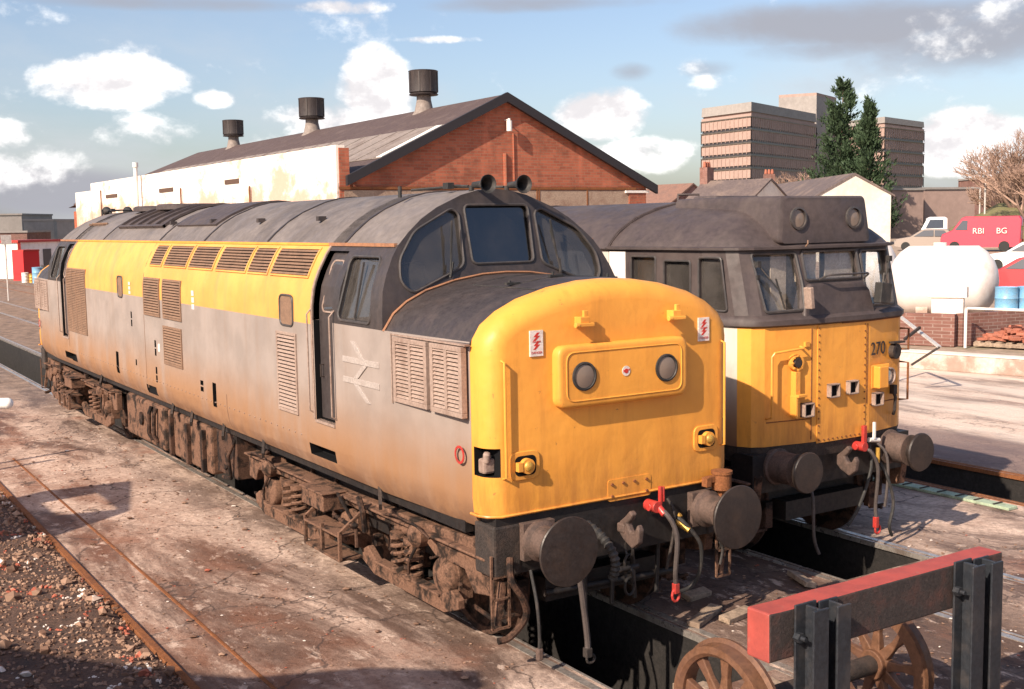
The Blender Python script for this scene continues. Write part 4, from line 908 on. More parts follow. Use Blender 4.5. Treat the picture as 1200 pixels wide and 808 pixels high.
# ================================================================ GROUND
def ground_mat():
    m, nt, b = nmat('stained_depot_concrete'); k = NT(nt); v = k.coord()
    sep = k.n('ShaderNodeSeparateXYZ'); k.l(v, sep.inputs[0]); X, Y = sep.outputs['X'], sep.outputs['Y']
    base = k.mix(k.ramp(k.noise(v, 1.1, 8, 0.65), 0.35, 0.65), (0.66, 0.49, 0.40), (0.50, 0.36, 0.29))
    base = k.mix(k.ramp(k.noise(v, 14, 6, 0.75), 0.42, 0.62, 0, 0.55), base, (0.22, 0.155, 0.125))
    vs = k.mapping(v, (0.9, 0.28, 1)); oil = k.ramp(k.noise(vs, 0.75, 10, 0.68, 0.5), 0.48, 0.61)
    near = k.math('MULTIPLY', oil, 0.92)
    # oily band along the sides of the running rails, plus painted shade between tracks
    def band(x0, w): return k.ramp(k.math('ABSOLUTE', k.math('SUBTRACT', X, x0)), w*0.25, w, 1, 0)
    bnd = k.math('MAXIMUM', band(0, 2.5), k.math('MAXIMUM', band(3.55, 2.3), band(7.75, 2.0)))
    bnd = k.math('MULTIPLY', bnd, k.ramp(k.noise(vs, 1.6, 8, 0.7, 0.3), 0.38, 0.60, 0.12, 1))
    c = k.mix(k.math('MAXIMUM', k.math('MAXIMUM', near, k.math('MULTIPLY', band(2.0, 2.6), k.ramp(k.noise(vs, 1.3, 7, .6), .3, .5, .55, .95))), k.math('MULTIPLY', bnd, 0.92)), base, (0.088, 0.052, 0.040))  # wide band between the tracks painted dark to deepen the shade there
    red = k.ramp(k.noise(v, 0.6, 6, 0.6, 0.2), 0.55, 0.72, 0, 0.55); c = k.mix(red, c, (0.30, 0.125, 0.075))
    # rusty tint beside the old edge rail
    rz = k.math('MULTIPLY', band(-3.0, 1.9), k.ramp(k.noise(vs, 2.5, 6, 0.6), 0.38, 0.68, 0.1, 0.8)); c = k.mix(rz, c, (0.17, 0.070, 0.040))
    # flaking pale patches
    vor = k.n('ShaderNodeTexVoronoi', feature='DISTANCE_TO_EDGE'); wv = k.n('ShaderNodeVectorMath', operation='ADD'); k.l(v, wv.inputs[0]); nn_ = k.n('ShaderNodeTexNoise'); k.l(v, nn_.inputs['Vector']); nn_.inputs['Scale'].default_value = 2.2; nn_.inputs['Detail'].default_value = 6; k.l(nn_.outputs['Color'], wv.inputs[1]); k.l(wv.outputs[0], vor.inputs['Vector']); vor.inputs['Scale'].default_value = .55
    crack = k.ramp(vor.outputs['Distance'], .004, .014, 1, 0); jt = k.math('ABSOLUTE', k.math('SUBTRACT', k.math('FRACT', k.math('DIVIDE', Y, 4.6)), .5)); joint = k.math('MULTIPLY', k.ramp(jt, .0, .0035, 1, 0), k.ramp(Y, 30, 20))
    c = k.mix(k.math('MULTIPLY', k.math('MAXIMUM', crack, joint), .75), c, (0.06, 0.04, 0.035))
    fl = k.ramp(k.noise(k.mapping(v, (1, .6, 1)), 5.5, 9, 0.75, 0.3), 0.54, 0.66, 0, 0.65); c = k.mix(fl, c, (0.68, 0.52, 0.43))
    # pale swept slab on the far side
    pale = k.math('MULTIPLY', k.ramp(X, 9.3, 10.6), k.ramp(X, 19, 17)); c = k.mix(k.math('MULTIPLY', pale, k.ramp(k.noise(k.mapping(v, (1.2, .25, 1)), 1.0, 7, 0.6), 0.40, 0.62, 0.9, 0.25)), c, (0.66, 0.54, 0.46))
    strip = k.math('MULTIPLY', k.ramp(X, 8.5, 8.8), k.ramp(X, 10.8, 10.3)); c = k.mix(k.math('MULTIPLY', strip, .8), c, (0.16, 0.11, 0.105))
    # ballast and cinders beyond the slab
    far = k.ramp(k.math('ADD', Y, k.math('MULTIPLY', X, -0.3)), 16, 24); fc = k.mix(k.ramp(k.noise(v, 2.5, 9, 0.8), 0.35, 0.65), (0.10, 0.07, 0.055), (0.30, 0.21, 0.16))
    c = k.mix(k.math('MULTIPLY', far, k.ramp(X, 14, 11)), c, fc)
    wild = k.math('MAXIMUM', k.ramp(Y, 120, 170), k.ramp(X, 60, 90)); c = k.mix(wild, c, (0.13, 0.12, 0.06))
    k.l(c, b.inputs['Base Color']); k.l(k.ramp(near, 0, 1, 0.9, 0.62), b.inputs['Roughness']); b.inputs['Specular IOR Level'].default_value = 0.25
    h = k.math('ADD', k.math('MULTIPLY', k.noise(v, 3.0, 9, 0.72), 1.0), k.math('MULTIPLY', fl, .12)); k.bump(h, 0.6, 0.10, b)
    return m
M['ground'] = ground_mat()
M['pit'] = worn('pit_brickwork', (0.016, 0.013, 0.012), (0.006, 0.005, 0.005), 0.9, 2, 0.7, fine=.5, bump=.5)
xs = [-3000, -40, -3.35, -0.66, 0.66, 2.87, 4.23, 7.07, 8.43, 20, 60, 3000]
ys = [-300, -40, -10, -1.15, 0.1, 2.0, 21, 44, 150, 4000]
pits = {(3, i) for i in (3, 4, 5, 6)} | {(5, i) for i in (4, 5)} | {(7, i) for i in (2, 3, 4, 5)}
g = MB(); vid = {}
def gv(i, j):
    if (i, j) not in vid: vid[(i, j)] = len(g.v); g.v.append(Vector((xs[i], ys[j], 0)))
    return vid[(i, j)]
for i in range(len(xs)-1):
    for j in range(len(ys)-1):
        if (i, j) in pits: continue
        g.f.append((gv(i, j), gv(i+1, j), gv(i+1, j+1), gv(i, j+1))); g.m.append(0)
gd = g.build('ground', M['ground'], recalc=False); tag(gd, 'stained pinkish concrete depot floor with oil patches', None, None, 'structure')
for (x0, x1, y0, y1) in ((-.66, .66, -1.15, 44), (2.87, 4.23, .1, 21), (7.07, 8.43, -10, 21)):
    g = MB(); D = -.95 if x0 < 6 else -.35
    g.quad((x0, y0, D), (x1, y0, D), (x1, y1, D), (x0, y1, D)); g.quad((x0, y0, D), (x0, y1, D), (x0, y1, 0), (x0, y0, 0)); g.quad((x1, y0, D), (x1, y0, 0), (x1, y1, 0), (x1, y1, D))
    g.quad((x0, y0, D), (x0, y0, 0), (x1, y0, 0), (x1, y0, D)); g.quad((x0, y1, D), (x1, y1, D), (x1, y1, 0), (x0, y1, 0))
    tag(g.build('inspection_pit', M['pit'], recalc=False), 'dark sunken pit between the rails', None, None, 'structure')
# rails: flush heads in the slab, proud further out
for xc, lab in ((0, 'the rounded-nose locomotive'), (3.55, 'the flat-fronted locomotive numbered 270'), (7.75, 'nothing, right of the flat-fronted locomotive')):
    for s in (-1, 1):
        g = MB(); x = xc+s*.7525
        g.bb(x-.036, x+.036, -6 if xc < 7 else -12, 150, -.04, .008)
        if s: g.bb(x-s*.09-.012, x-s*.09+.012, -6 if xc < 7 else -12, 60, -.05, .006)
        r_ = g.build('rail', M['railtop'] if xc < 7 else M['rust']); side = 'left' if s < 0 else 'right'
        tag(r_, f'{side} rail of the track set in concrete under {lab}', 'rail', 'rails set in the depot floor')
for x, w, y1, lab in ((-3.33, .035, 13.0, 'rusty edge rail dividing the concrete from the rubble'), (-2.8, .018, 12.0, 'thin rusty rail flush in the concrete beside the edge rail')):
    g = MB(); g.bb(x-w, x+w, -8, y1, -.03, .035 if w > .03 else .008); tag(g.build('rusty_rail', M['rust'], bevel=.008), lab, 'rail')
# far tracks left of the sheds
for i, x in enumerate((-6.5, 11.5, 15.2)):
    pass
for i, (xa, ya, xb, yb) in enumerate(((-4.2, 18, 2.6, 75), (-2.75, 18, 4.0, 75), (-9.5, 30, 1.0, 110), (-8.0, 30, 2.5, 110))):
    g = MB(); g.bar((xa, ya, .06), (xb, yb, .06), .07, .14); tag(g.build('siding_rail', M['rust']), ['left rail of the siding curving away behind the locomotives', 'right rail of the siding curving away behind the locomotives', 'left rail of the farthest siding', 'right rail of the farthest siding'][i], 'rail', 'rails of the far sidings')
# rubble
def rubble_mat():
    m, nt, b = nmat('rubble_stones'); k = NT(nt); v = k.coord()
    n = k.n('ShaderNodeTexVoronoi'); k.l(v, n.inputs['Vector']); n.inputs['Scale'].default_value = 9
    s = k.n('ShaderNodeSeparateColor'); k.l(n.outputs['Color'], s.inputs[0])
    c = k.mix(s.outputs[0], (0.11, 0.055, 0.035), (0.34, 0.21, 0.145)); c = k.mix(k.ramp(s.outputs[1], 0.93, 0.95), c, (0.36, 0.10, 0.06)); c = k.mix(k.ramp(s.outputs[2], 0.95, 0.96), c, (0.7, 0.62, 0.56))
    k.l(c, b.inputs['Base Color']); b.inputs['Roughness'].default_value = .9; return m
M['rubble'] = rubble_mat()
M['soil'] = worn('cinder_soil', (0.10, 0.055, 0.038), (0.035, 0.022, 0.018), .95, 3, .8, fine=.5, bump=.8)
g = MB(); N1, N2 = 26, 60
vs = []; fs = []
for j in range(N2+1):
    for i in range(N1+1):
        x = -3.37-i*.22; y = -6+j*.30; vs.append((x, y, .004+(0 if i == 0 else .05+.06*mnoise.noise(Vector((x*1.3, y*1.3, 0)))+min(i, 8)*.012)))
for j in range(N2):
    for i in range(N1): a = j*(N1+1)+i; fs.append((a, a+1, a+N1+2, a+N1+1))
g.add(vs, fs); tag(g.build('rubble_bed', M['soil'], smooth=True), 'bed of cinders and soil left of the rusty edge rail', None, None, 'structure')
g = MB(); rnd = random.Random(3)
ico = [(0, 0, 1), (.9, 0, .3), (.2, .85, .35), (-.75, .5, .3), (-.7, -.55, .35), (.3, -.9, .25), (.5, .4, -.5), (-.5, .1, -.6), (.1, -.5, -.6)]
fcs = [(0, 1, 2), (0, 2, 3), (0, 3, 4), (0, 4, 5), (0, 5, 1), (1, 6, 2), (2, 6, 7), (2, 7, 3), (3, 7, 4), (4, 7, 8), (4, 8, 5), (5, 8, 1), (1, 8, 6), (6, 8, 7)]
for _ in range(15000):
    y = rnd.uniform(-2, 11.5); x = -3.40-rnd.random()**1.2*4.2; s_ = rnd.uniform(.008, .026)*(1+(rnd.random() < .04)*1.6)
    R_ = Matrix.Rotation(rnd.uniform(0, 6.28), 3, 'Z') @ Matrix.Rotation(rnd.uniform(0, 3), 3, 'X'); sc = (s_*rnd.uniform(.7, 1.6), s_*rnd.uniform(.7, 1.3), s_*rnd.uniform(.5, 1))
    zb = .05+.06*mnoise.noise(Vector((x*1.3, y*1.3, 0)))+min((-3.37-x)/.22, 8)*.012+s_*.3
    g.add([Vector((x, y, zb))+R_ @ Vector((p[0]*sc[0], p[1]*sc[1], p[2]*sc[2])) for p in ico], fcs)
tag(g.build('rubble', M['rubble'], recalc=False), 'loose broken stones and brick bits lying left of the rusty edge rail', 'rubble', None, 'stuff')
# flakes and grit on the slab
g = MB()
for _ in range(1500):
    y = rnd.uniform(-1, 14); x = rnd.uniform(-3.2, -1.0); s_ = rnd.uniform(.006, .018)*(1+(rnd.random() < .04)*1.5)
    g.add([Vector((x, y, s_*.3))+Vector((p[0]*s_*rnd.uniform(.7, 1.4), p[1]*s_, p[2]*s_*.4)) for p in ico], fcs)
for _ in range(500):
    y = rnd.uniform(-2.4, 1); x = rnd.uniform(.9, 5.5)
    if 2.8 < x < 4.3 and y > .05: continue
    s_ = rnd.uniform(.008, .02)
    g.add([Vector((x, y, s_*.3))+Vector((p[0]*s_*rnd.uniform(.7, 1.4), p[1]*s_, p[2]*s_*.4)) for p in ico], fcs)
tag(g.build('grit', M['rubble'], recalc=False), 'small grit and flakes scattered on the concrete', 'grit', None, 'stuff')
# broken timbers lying at the pit end
for i, (x, y, ln, a, lab) in enumerate(((-.35, -1.45, .9, 1.3, 'pale broken plank lying at the pit end under the nose'), (-.05, -1.5, .8, 1.75, 'second pale plank crossing the pit end'), (.35, -1.5, .75, 1.5, 'dark plank lying beside the wheel of the spare wheelset'), (1.0, .05, .55, .45, 'splintered plank on the concrete right of the pit'), (1.25, -.1, .4, .2, 'short plank end beside the splintered one'), (1.5, -.3, .6, .55, 'longest loose plank between the two tracks'), (1.35, .55, .3, .1, 'small wood block behind the loose planks'), (2.5, .3, .42, 1.2, 'pale wooden block near the dark pit of the second track'))):
    g = MB(); g.box((x, y, .035), (ln, .12, .05), Matrix.Rotation(a, 3, 'Z') @ Matrix.Rotation(.03*i, 3, 'X')); tag(g.build('loose_plank', M['wood'], bevel=.006), lab, 'plank', 'loose planks on the depot floor')
# pale green measuring-strip-like boards along the third track
g = MB(); M['palegreen'] = worn('faded_green_board', (0.34, 0.42, 0.30), (0.1, 0.1, 0.08), .8, 6, .6)
g.bb(6.60, 6.78, .8, 4.6, .005, .04); gb = g.build('green_board', M['palegreen'], bevel=.004); tag(gb, 'long faded green board with dark cleats beside the third track', 'board')
g = MB(); [g.bb(6.60, 6.78, 1.0+i*.27, 1.02+i*.27, .042, .055) for i in range(13)]; g.build('cleats', M['grime'], gb)
# ================================================================ BUFFER STOP AND WHEELSET
def red_end():
    m, nt, b = nmat('red_painted_beam'); k = NT(nt); v = k.coord()
    geo = k.n('ShaderNodeNewGeometry'); 
    c = k.mix(k.ramp(k.noise(v, 5, 7, .7), .35, .65), (0.36, 0.062, 0.047), (0.27, 0.050, 0.040)); c = k.mix(k.ramp(k.noise(v, 14, 6, .7), .60, .68, 0, .5), c, (0.30, 0.12, 0.09))
    k.l(c, b.inputs['Base Color']); b.inputs['Roughness'].default_value = .6; k.bump(k.noise(k.mapping(v, (.2, 1, 1)), 20, 5), .3, .01, b); return m
M['beamred'] = red_end(); M['beamdark'] = worn('tarred_timber_face', (0.035, 0.026, 0.024), (0.10, 0.04, 0.03), .7, 5, .6, fine=.4, bump=.4)
M['poststeel'] = worn('blue_black_steel', (0.028, 0.032, 0.040), (0.09, 0.075, 0.07), .45, 4, .5, fine=.3, metal=.3)
bs = thing('buffer_stop', 'red timber buffer stop beam on two dark steel posts in the right foreground', 'buffer stop', (0, -2.8, 0))
BF = -2.77
g = MB(); NX = 24
rings = []
for i in range(NX+1):
    x = lerp(-1.05, 1.21, i/NX); w_ = lambda q: .006*mnoise.noise(Vector((x*3, q, 0)))
    rings.append([Vector((x, BF+w_(1), .945+w_(2))), Vector((x, BF+.19+w_(3), .945)), Vector((x, BF+.19+w_(4), 1.25+w_(5)*1.5)), Vector((x, BF+w_(6)*1.5, 1.25+w_(7)*1.5))])
g.loft(rings)
bo = g.build('beam', [M['beamred'], M['beamdark']], bs, bevel=.012)
for p in bo.data.polygons:
    if p.normal.y < -.9 or p.normal.x > .9 or p.normal.z < -.9: p.material_index = 1
for xc in (-.67, .84):
    g = MB()
    for (x0_, x1_, ya, yb, zt_) in ((-.185, -.005, .005, .022, 1.275), (-.105, -.085, -.10, .005, 1.265), (-.16, -.03, -.118, -.10, 1.265), (.02, .185, .005, .022, 1.26), (.095, .113, -.10, .005, 1.255), (.045, .165, -.118, -.10, 1.255)):
        g.bb(xc+x0_, xc+x1_, BF-.03+ya, BF-.03+yb, 0, zt_)
    po = g.build('post', M['poststeel'], bs, bevel=.005)
    g = MB(); g.cyl((xc-.175, BF-.02, 1.08), (xc-.175, BF-.065, 1.08), .032, n=6); g.cyl((xc-.175, BF-.04, 1.08), (xc-.175, BF-.10, 1.08), .014); g.build('bolt', M['poststeel'], po)
ws = thing('wheelset', 'rusty spoked spare wheelset standing under the red buffer stop beam', 'wheelset', (0, -2.08, 0))
WR = 1.17; WZ = .33
M['tyre'] = worn('brown_rusted_tyre', (0.15, 0.072, 0.040), (0.12, 0.06, 0.045), .5, 3, .7, fine=.3, metal=.2)
g = MB(); g.cyl((-.8, -2.08, WZ), (.8, -2.08, WZ), .07); g.build('axle', M['grime'], ws, smooth=True)
for s in (-1, 1):
    o = Vector((s*.68, -2.08, WZ)); ax = Vector((s, 0, 0))
    g = MB(); g.lathe(o, ax, [(0, .475), (.03, .482), (.045, .452), (.14, .445), (.145, .40), (.12, .375), (.02, .37), (0, .38)], 56, close=True)
    w = g.build('wheel', M['tyre'], ws, smooth=True, angle=35)
    g = MB(); g.lathe(o+ax*.0, ax, [(0, .06), (0, .11), (.16, .10), (.17, .06)], 24, close=True)
    for k in range(9):
        a = 2*PI*k/9+.2; d = Vector((0, math.cos(a), math.sin(a))); t_ = Vector((0, -math.sin(a), math.cos(a)))
        g.loft([[o+ax*.07+d*.08+t_*u*.045+ax*q*.035 for u, q in ((-1, -1), (1, -1), (1, 1), (-1, 1))], [o+ax*.07+d*.24+t_*u*.028+ax*q*.022 for u, q in ((-1, -1), (1, -1), (1, 1), (-1, 1))], [o+ax*.07+d*.38+t_*u*.042+ax*q*.026 for u, q in ((-1, -1), (1, -1), (1, 1), (-1, 1))]])
    g.build('spokes', M['tyre'], w, bevel=.008)
# ================================================================ SHED
def brick_mat(name, c1, c2, mortar, scale=1.0, stain=(.12, .05, .035), axis='X', stain_amt=.5, rot=None):
    m, nt, b = nmat(name); k = NT(nt); v = k.coord(); sp = k.n('ShaderNodeSeparateXYZ'); k.l(v, sp.inputs[0]); cb = k.n('ShaderNodeCombineXYZ')
    k.l(sp.outputs[axis], cb.inputs[0]) if rot is None else k.l(k.math('ADD', sp.outputs['X'], sp.outputs['Y']), cb.inputs[0])
    k.l(sp.outputs['Z'], cb.inputs[1])
    br = k.n('ShaderNodeTexBrick'); k.l(cb.outputs[0], br.inputs['Vector']); br.inputs['Color1'].default_value = (*c1, 1); br.inputs['Color2'].default_value = (*c2, 1); br.inputs['Mortar'].default_value = (*mortar, 1)
    br.inputs['Scale'].default_value = 1/scale; br.inputs['Brick Width'].default_value = .24; br.inputs['Row Height'].default_value = .085; br.inputs['Mortar Size'].default_value = .008
    c = k.mix(k.ramp(k.noise(v, .8, 8, .7, .3), .45, .65, 0, stain_amt), br.outputs['Color'], stain)
    c = k.mix(k.ramp(k.noise(k.mapping(v, (1, 1, .3)), .9, 7, .65), .5, .7, 0, .5), c, tuple(min(1, x*1.5) for x in c1))
    k.l(c, b.inputs['Base Color']); b.inputs['Roughness'].default_value = .9; b.inputs['Specular IOR Level'].default_value = .2
    k.bump(br.outputs['Fac'], .4, -.01, b); return m
M['brick'] = brick_mat('orange_red_brick', (.40, .125, .072), (.28, .082, .050), (.27, .15, .10), 1.3)
M['brickY'] = brick_mat('orange_red_brick_side', (.40, .105, .05), (.28, .065, .035), (.27, .15, .10), 1.3, axis='Y')
M['brickyard'] = brick_mat('brown_yard_brick', (.24, .12, .10), (.17, .085, .07), (.30, .22, .19), 1.0, rot=1)
def whitewash():
    m, nt, b = nmat('peeling_whitewash'); k = NT(nt); v = k.coord(); sp = k.n('ShaderNodeSeparateXYZ'); k.l(v, sp.inputs[0])
    lo = k.ramp(sp.outputs['Z'], 6.1, 3.6, 0.0, 1.0)
    n = k.ramp(k.math('ADD', k.noise(k.mapping(v, (1, .6, .9)), .8, 9, .7, .2), k.math('MULTIPLY', lo, .22)), .52, .66, 0, .8)
    c = k.mix(n, (.80, .75, .68), (.42, .24, .16)); c = k.mix(k.ramp(k.noise(v, 4, 6, .7), .4, .7, 0, .2), c, (.6, .45, .35))
    k.l(c, b.inputs['Base Color']); b.inputs['Roughness'].default_value = .9; k.bump(k.noise(v, 8, 5), .3, .02, b); return m
M['whitewash'] = whitewash()
M['slate'] = worn('dark_shed_roofing', (.075, .048, .045), (.12, .085, .075), .8, 1.5, .6, fine=.3, bump=.2)
M['sheet'] = worn('weathered_roof_sheet', (.23, .19, .17), (.12, .085, .07), .75, .8, .7, fine=.25, streak=True)
M['bargeboard'] = simple('black_bargeboard', (.018, .015, .018), .6)
cnr = onz(393, 170, 6.5); SX, SY = cnr.x, cnr.y
def onx(px, py, x):
    d = ray(px, py); return CAM+d*((x-CAM.x)/d.x)
apex = ony(590, 111, SY); reave = ony(757, 214, SY); leave = Vector((2*apex.x-reave.x, SY, reave.z))
far_white = onx(106, 214, SX).y; far_ridge = onx(232, 180, apex.x).y
shed = thing('engine_shed', 'red brick gabled engine shed with dark roof and long whitewashed side wall', 'shed', (apex.x, SY, 0))
# gable wall
g = MB(); th = .35
g.prism([(leave.x, SY, 0), (reave.x, SY, 0), (reave.x, SY, reave.z-.1), (apex.x, SY, apex.z-.12), (leave.x, SY, leave.z-.1)], (0, th, 0)); gw = g.build('gable_wall', M['brick'], shed)
g = MB(); g.bb(leave.x+.2, reave.x-.5, SY-.06, SY+.02, leave.z-1.15, leave.z-.35); g.build('lintel_band', worn('grey_render', (.33, .24, .18), (.18, .10, .07), .9, 2, .7, fine=.3), gw)
g = MB(); g.bb(leave.x, reave.x-.6, SY-.09, SY-.03, leave.z-.32, leave.z-.22); [g.bb(x, x+.06, SY-.08, SY-.02, leave.z-1.9, leave.z-.3) for x in (leave.x+8.6, reave.x-5.6, reave.x-3.2)]; g.build('wall_pipe', M['rust'], gw)
g = MB(); g.bb(reave.x-1.0, reave.x-.1, SY-.12, SY+.0, 0, leave.z-.45); g.build('brick_pier', M['brick'], gw)
g = MB(); g.bb(reave.x-1.2, reave.x+.05, SY-.16, SY+.0, leave.z-.45, leave.z-.35); g.build('pier_cap', M['white'], gw)
pl_ = ony(592, 147, SY); g = MB(); g.cyl((pl_.x, SY-.3, pl_.z-.25), (pl_.x, SY-.3, pl_.z+.15), .11); g.cyl((pl_.x, SY-.3, pl_.z+.15), (pl_.x, SY-.3, pl_.z+.24), .05); g.bar((pl_.x, SY, pl_.z+.2), (pl_.x, SY-.3, pl_.z+.2), .04); g.build('wall_lamp', M['white'], shed, smooth=True)
g = MB(); g.tube([(pl_.x+.35, SY-.03, pl_.z-.3), (pl_.x+.36, SY-.03, leave.z-.2)], .035, 6); g.tube([(pl_.x-.05, SY-.03, pl_.z-1.1), (pl_.x-.05, SY-.03, leave.z-.6)], .08, 6); g.build('conduit', M['brick'], gw)
# roof slopes
for s in (-1, 1):
    e = reave if s > 0 else leave; zr, ze = apex.z, e.z; xr, xe = apex.x, e.x+s*.25
    if s < 0:
        xe2 = SX+.42; ze = lerp(zr, ze-.12, (xr-xe2)/(xr-xe))+.12; xe = xe2
    def RP(t, y, lift=0): return Vector((lerp(xr, xe, t), y, lerp(zr, ze-.12, t)+lift))
    hip = 6.0
    g = MB(); g.loft([[RP(0, SY-.2, .0), RP(1, SY-.2, .0), RP(1, SY-.2, -.12), RP(0, SY-.2, -.12)], [RP(0, far_ridge, .0), RP(1, far_ridge+hip, .0), RP(1, far_ridge+hip, -.12), RP(0, far_ridge, -.12)]]); ro = g.build('roof_slope', M['slate'], shed)
    g = MB(); g.loft([[RP(.40, SY-.1, .02), RP(.80, SY-.1, .02), RP(.80, SY-.1, .05), RP(.40, SY-.1, .05)], [RP(.40, far_ridge-2, .02), RP(.80, far_ridge, .02), RP(.80, far_ridge, .05), RP(.40, far_ridge-2, .05)]])
    for k in range(22):
        y = SY+.5+k*1.6
        if y < far_ridge-3: g.loft([[RP(.40, y, .05), RP(.80, y, .05), RP(.80, y, .075), RP(.40, y, .075)], [RP(.40, y+.1, .05), RP(.80, y+.1, .05), RP(.80, y+.1, .075), RP(.40, y+.1, .075)]])
    g.build('roof_sheets', M['sheet'], ro)
    g = MB(); g.loft([[RP(t, SY-.32, -.30), RP(t, SY-.32, .06), RP(t, SY-.16, .06), RP(t, SY-.16, -.30)] for t in (0, 1.02)]); g.build('bargeboard', M['bargeboard'], shed)
    if s < 0:
        g = MB(); g.loft([[RP(t, SY-.12, .06), RP(t, SY-.12, .085), RP(t, SY+.35, .085), RP(t, SY+.35, .06)] for t in (.42, .80)]); g.build('flashing', M['white'], ro)
g = MB(); g.prism([(leave.x, far_ridge+6, leave.z-.1), (reave.x, far_ridge+6, leave.z-.1), (apex.x, far_ridge, apex.z-.02)], (0, .05, 0)); g.build('hip_end', M['slate'], shed)
g = MB(); g.bb(SX+.4, reave.x, SY+.35, far_ridge+6, 0, leave.z-.35); g.build('inner_walls', M['brickY'], shed)
# white side wall with slots
fw_ = onx(92, 222, SX)
g = MB(); g.bb(SX, SX+.35, SY, far_white, 0, 6.5); wl = g.build('side_wall', M['whitewash'], shed)
g = MB(); g.bb(SX+.352, leave.x+.3, SY-.03, SY+.5, 0, 6.35); g.bb(SX+.1, SX+.5, SY-.05, SY+.0, 0, 6.4); g.build('brick_return', M['brick'], shed)
g = MB(); g.bb(SX-.02, SX+.3, far_white+.02, far_white+4.2, 0, 6.05); g.build('end_wall', M['whitewash'], shed)
for px, py, w in ((272, 213, .9), (195, 223, 1.2), (131, 230, 1.3)):
    q = onx(px, py, SX); g = MB(); g.bb(SX-.04, SX+.02, q.y-w, q.y+w, q.z-.10, q.z+.10); g.build('wall_slot', M['slotdark'], wl)
q = onx(165, 192, SX); g = MB(); g.cyl((SX-.3, q.y, 3.0), (SX-.3, q.y, q.z), .11); g.cyl((SX-.3, q.y, q.z-.2), (SX-.3, q.y, q.z+.05), .15); g.build('flue_pipe', M['white'], shed, smooth=True)
for px in (214, 295, 120):
    q = onx(px, 235, SX); g = MB(); g.cyl((SX-.08, q.y, 2.5), (SX-.08, q.y, q.z+.6), .04); g.build('downpipe', M['rust'], wl)
for i, (px, pt, pb, w) in enumerate(((497, 87, 131, 34), (366, 118, 155, 30), (274, 142, 171, 24))):
    q = onx(px, pb, apex.x); dp = (q-CAM).dot(_fw); u = dp/FPX; y = q.y; H = (pb-pt)*u; R_ = w*u/2
    lb = ['largest round black roof vent nearest the gable', 'middle round black vent on the shed roof ridge', 'smallest and farthest round black vent on the shed roof ridge'][i]
    t = thing('roof_vent', lb, 'roof vent', (apex.x, y, apex.z-.3), 0, 'round vents along the shed ridge')
    g = MB(); g.lathe((apex.x, y, apex.z-.35), (0, 0, 1), [(0, R_*.95), (.3, R_*.65), (.35+H*.25, R_*.5), (.35+H*.42, R_*.5)], 20); g.build('neck', M['sheet'], t, smooth=True)
    g = MB(); z0 = apex.z+H*.36; z1 = apex.z+H; g.lathe((apex.x, y, z0), (0, 0, 1), [(0, R_*.6), (.02, R_*.98), (.05, R_*1.02), (.10, R_*.9), (.14, R_*1.0), (z1-z0-.04, R_*1.0), (z1-z0, R_*1.03), (z1-z0+.02, R_*.97), (z1-z0-.1, R_*.6)], 24)
    for k in range(8): a = k*PI/4; g.box((apex.x+R_*math.cos(a), y+R_*math.sin(a), (z0+z1)/2+.05), (.05, .05, (z1-z0)*.8), Matrix.Rotation(a, 3, 'Z'))
    g.build('drum', M['black37'], t, smooth=True)
# ================================================================ YARD ON THE RIGHT
k0 = onz(1064, 432, 0); k1 = onz(1200, 442, 0); kd = (k1-k0).normalized(); kn = Vector((-kd.y, kd.x, 0));
if kn.x < 0: kn = -kn
ka = k0-kd*6; kb = k1+kd*14; KZ = .38
M['kerbstone'] = worn('whitewashed_concrete_kerb', (.55, .45, .39), (.27, .17, .13), .85, 1.2, .8, fine=.2, bump=.4, thresh=(.42, .6))
M['kerbtop'] = worn('pale_kerb_top', (.72, .63, .56), (.4, .28, .22), .85, 1.5, .5, fine=.15)
g = MB(); g.prism([ka, kb, kb+kn*.45, ka+kn*.45], (0, 0, KZ)); kb_o = g.build('retaining_kerb', M['kerbstone'], bevel=.02); tag(kb_o, 'low concrete retaining kerb with pale top beyond the third track', 'kerb')
g = MB(); g.prism([ka+Vector((0, 0, KZ+.003))-kn*.02, kb+Vector((0, 0, KZ+.003))-kn*.02, kb+kn*.45+Vector((0, 0, KZ+.003)), ka+kn*.45+Vector((0, 0, KZ+.003))], (0, 0, .03)); g.build('kerb_top', M['kerbtop'], kb_o, bevel=.008)
M['yard'] = worn('sandy_yard_ground', (.34, .25, .19), (.17, .15, .08), .95, .5, .7, fine=.3, bump=.4)
g = MB(); a = ka+kn*.45; b_ = kb+kn*.45; g.quad((a.x, a.y, KZ-.01), (b_.x, b_.y, KZ-.01), (b_.x+120, b_.y-30, KZ-.01), (a.x+150, a.y+120, KZ-.01), (a.x+10, a.y+60, KZ-.01)); 
def yz(d): return KZ-.012+.95*max(0, min(1, (d-41)/30))**1.2
g.v = g.v[:-0] if False else g.v
g = MB(); vs = []; fs = []; DD = [20, 26, 33, 38, 41, 45, 50, 55, 60, 65, 71, 80, 92, 120]
near = [a, b_]
for j, d_ in enumerate(DD):
    for i in range(21):
        p = ond(960+i*30, 260, d_); q = Vector((p.x, p.y, 0)); sd = (q-(ka+kn*.45)).dot(kn)
        if sd < 0: q = q-kn*sd
        vs.append((q.x, q.y, yz(d_) if sd > 0 else KZ-.012))
for j in range(len(DD)-1):
    for i in range(20): A_ = j*21+i; fs.append((A_, A_+1, A_+22, A_+21))
g.add(vs, fs); y_ = g.build('yard_ground', M['yard'], recalc=False); tag(y_, 'raised sandy yard behind the kerb', None, None, 'structure')
def gp(px, depth, z=0, py=260): p = ond(px, py, depth); p.z = z; return p
wc = onz(1118, 407, KZ); wl_ = onz(1052, 404, KZ); wr = onz(1200, 401, KZ); wdir = (wr-wc).normalized(); wr2 = wc+wdir*9
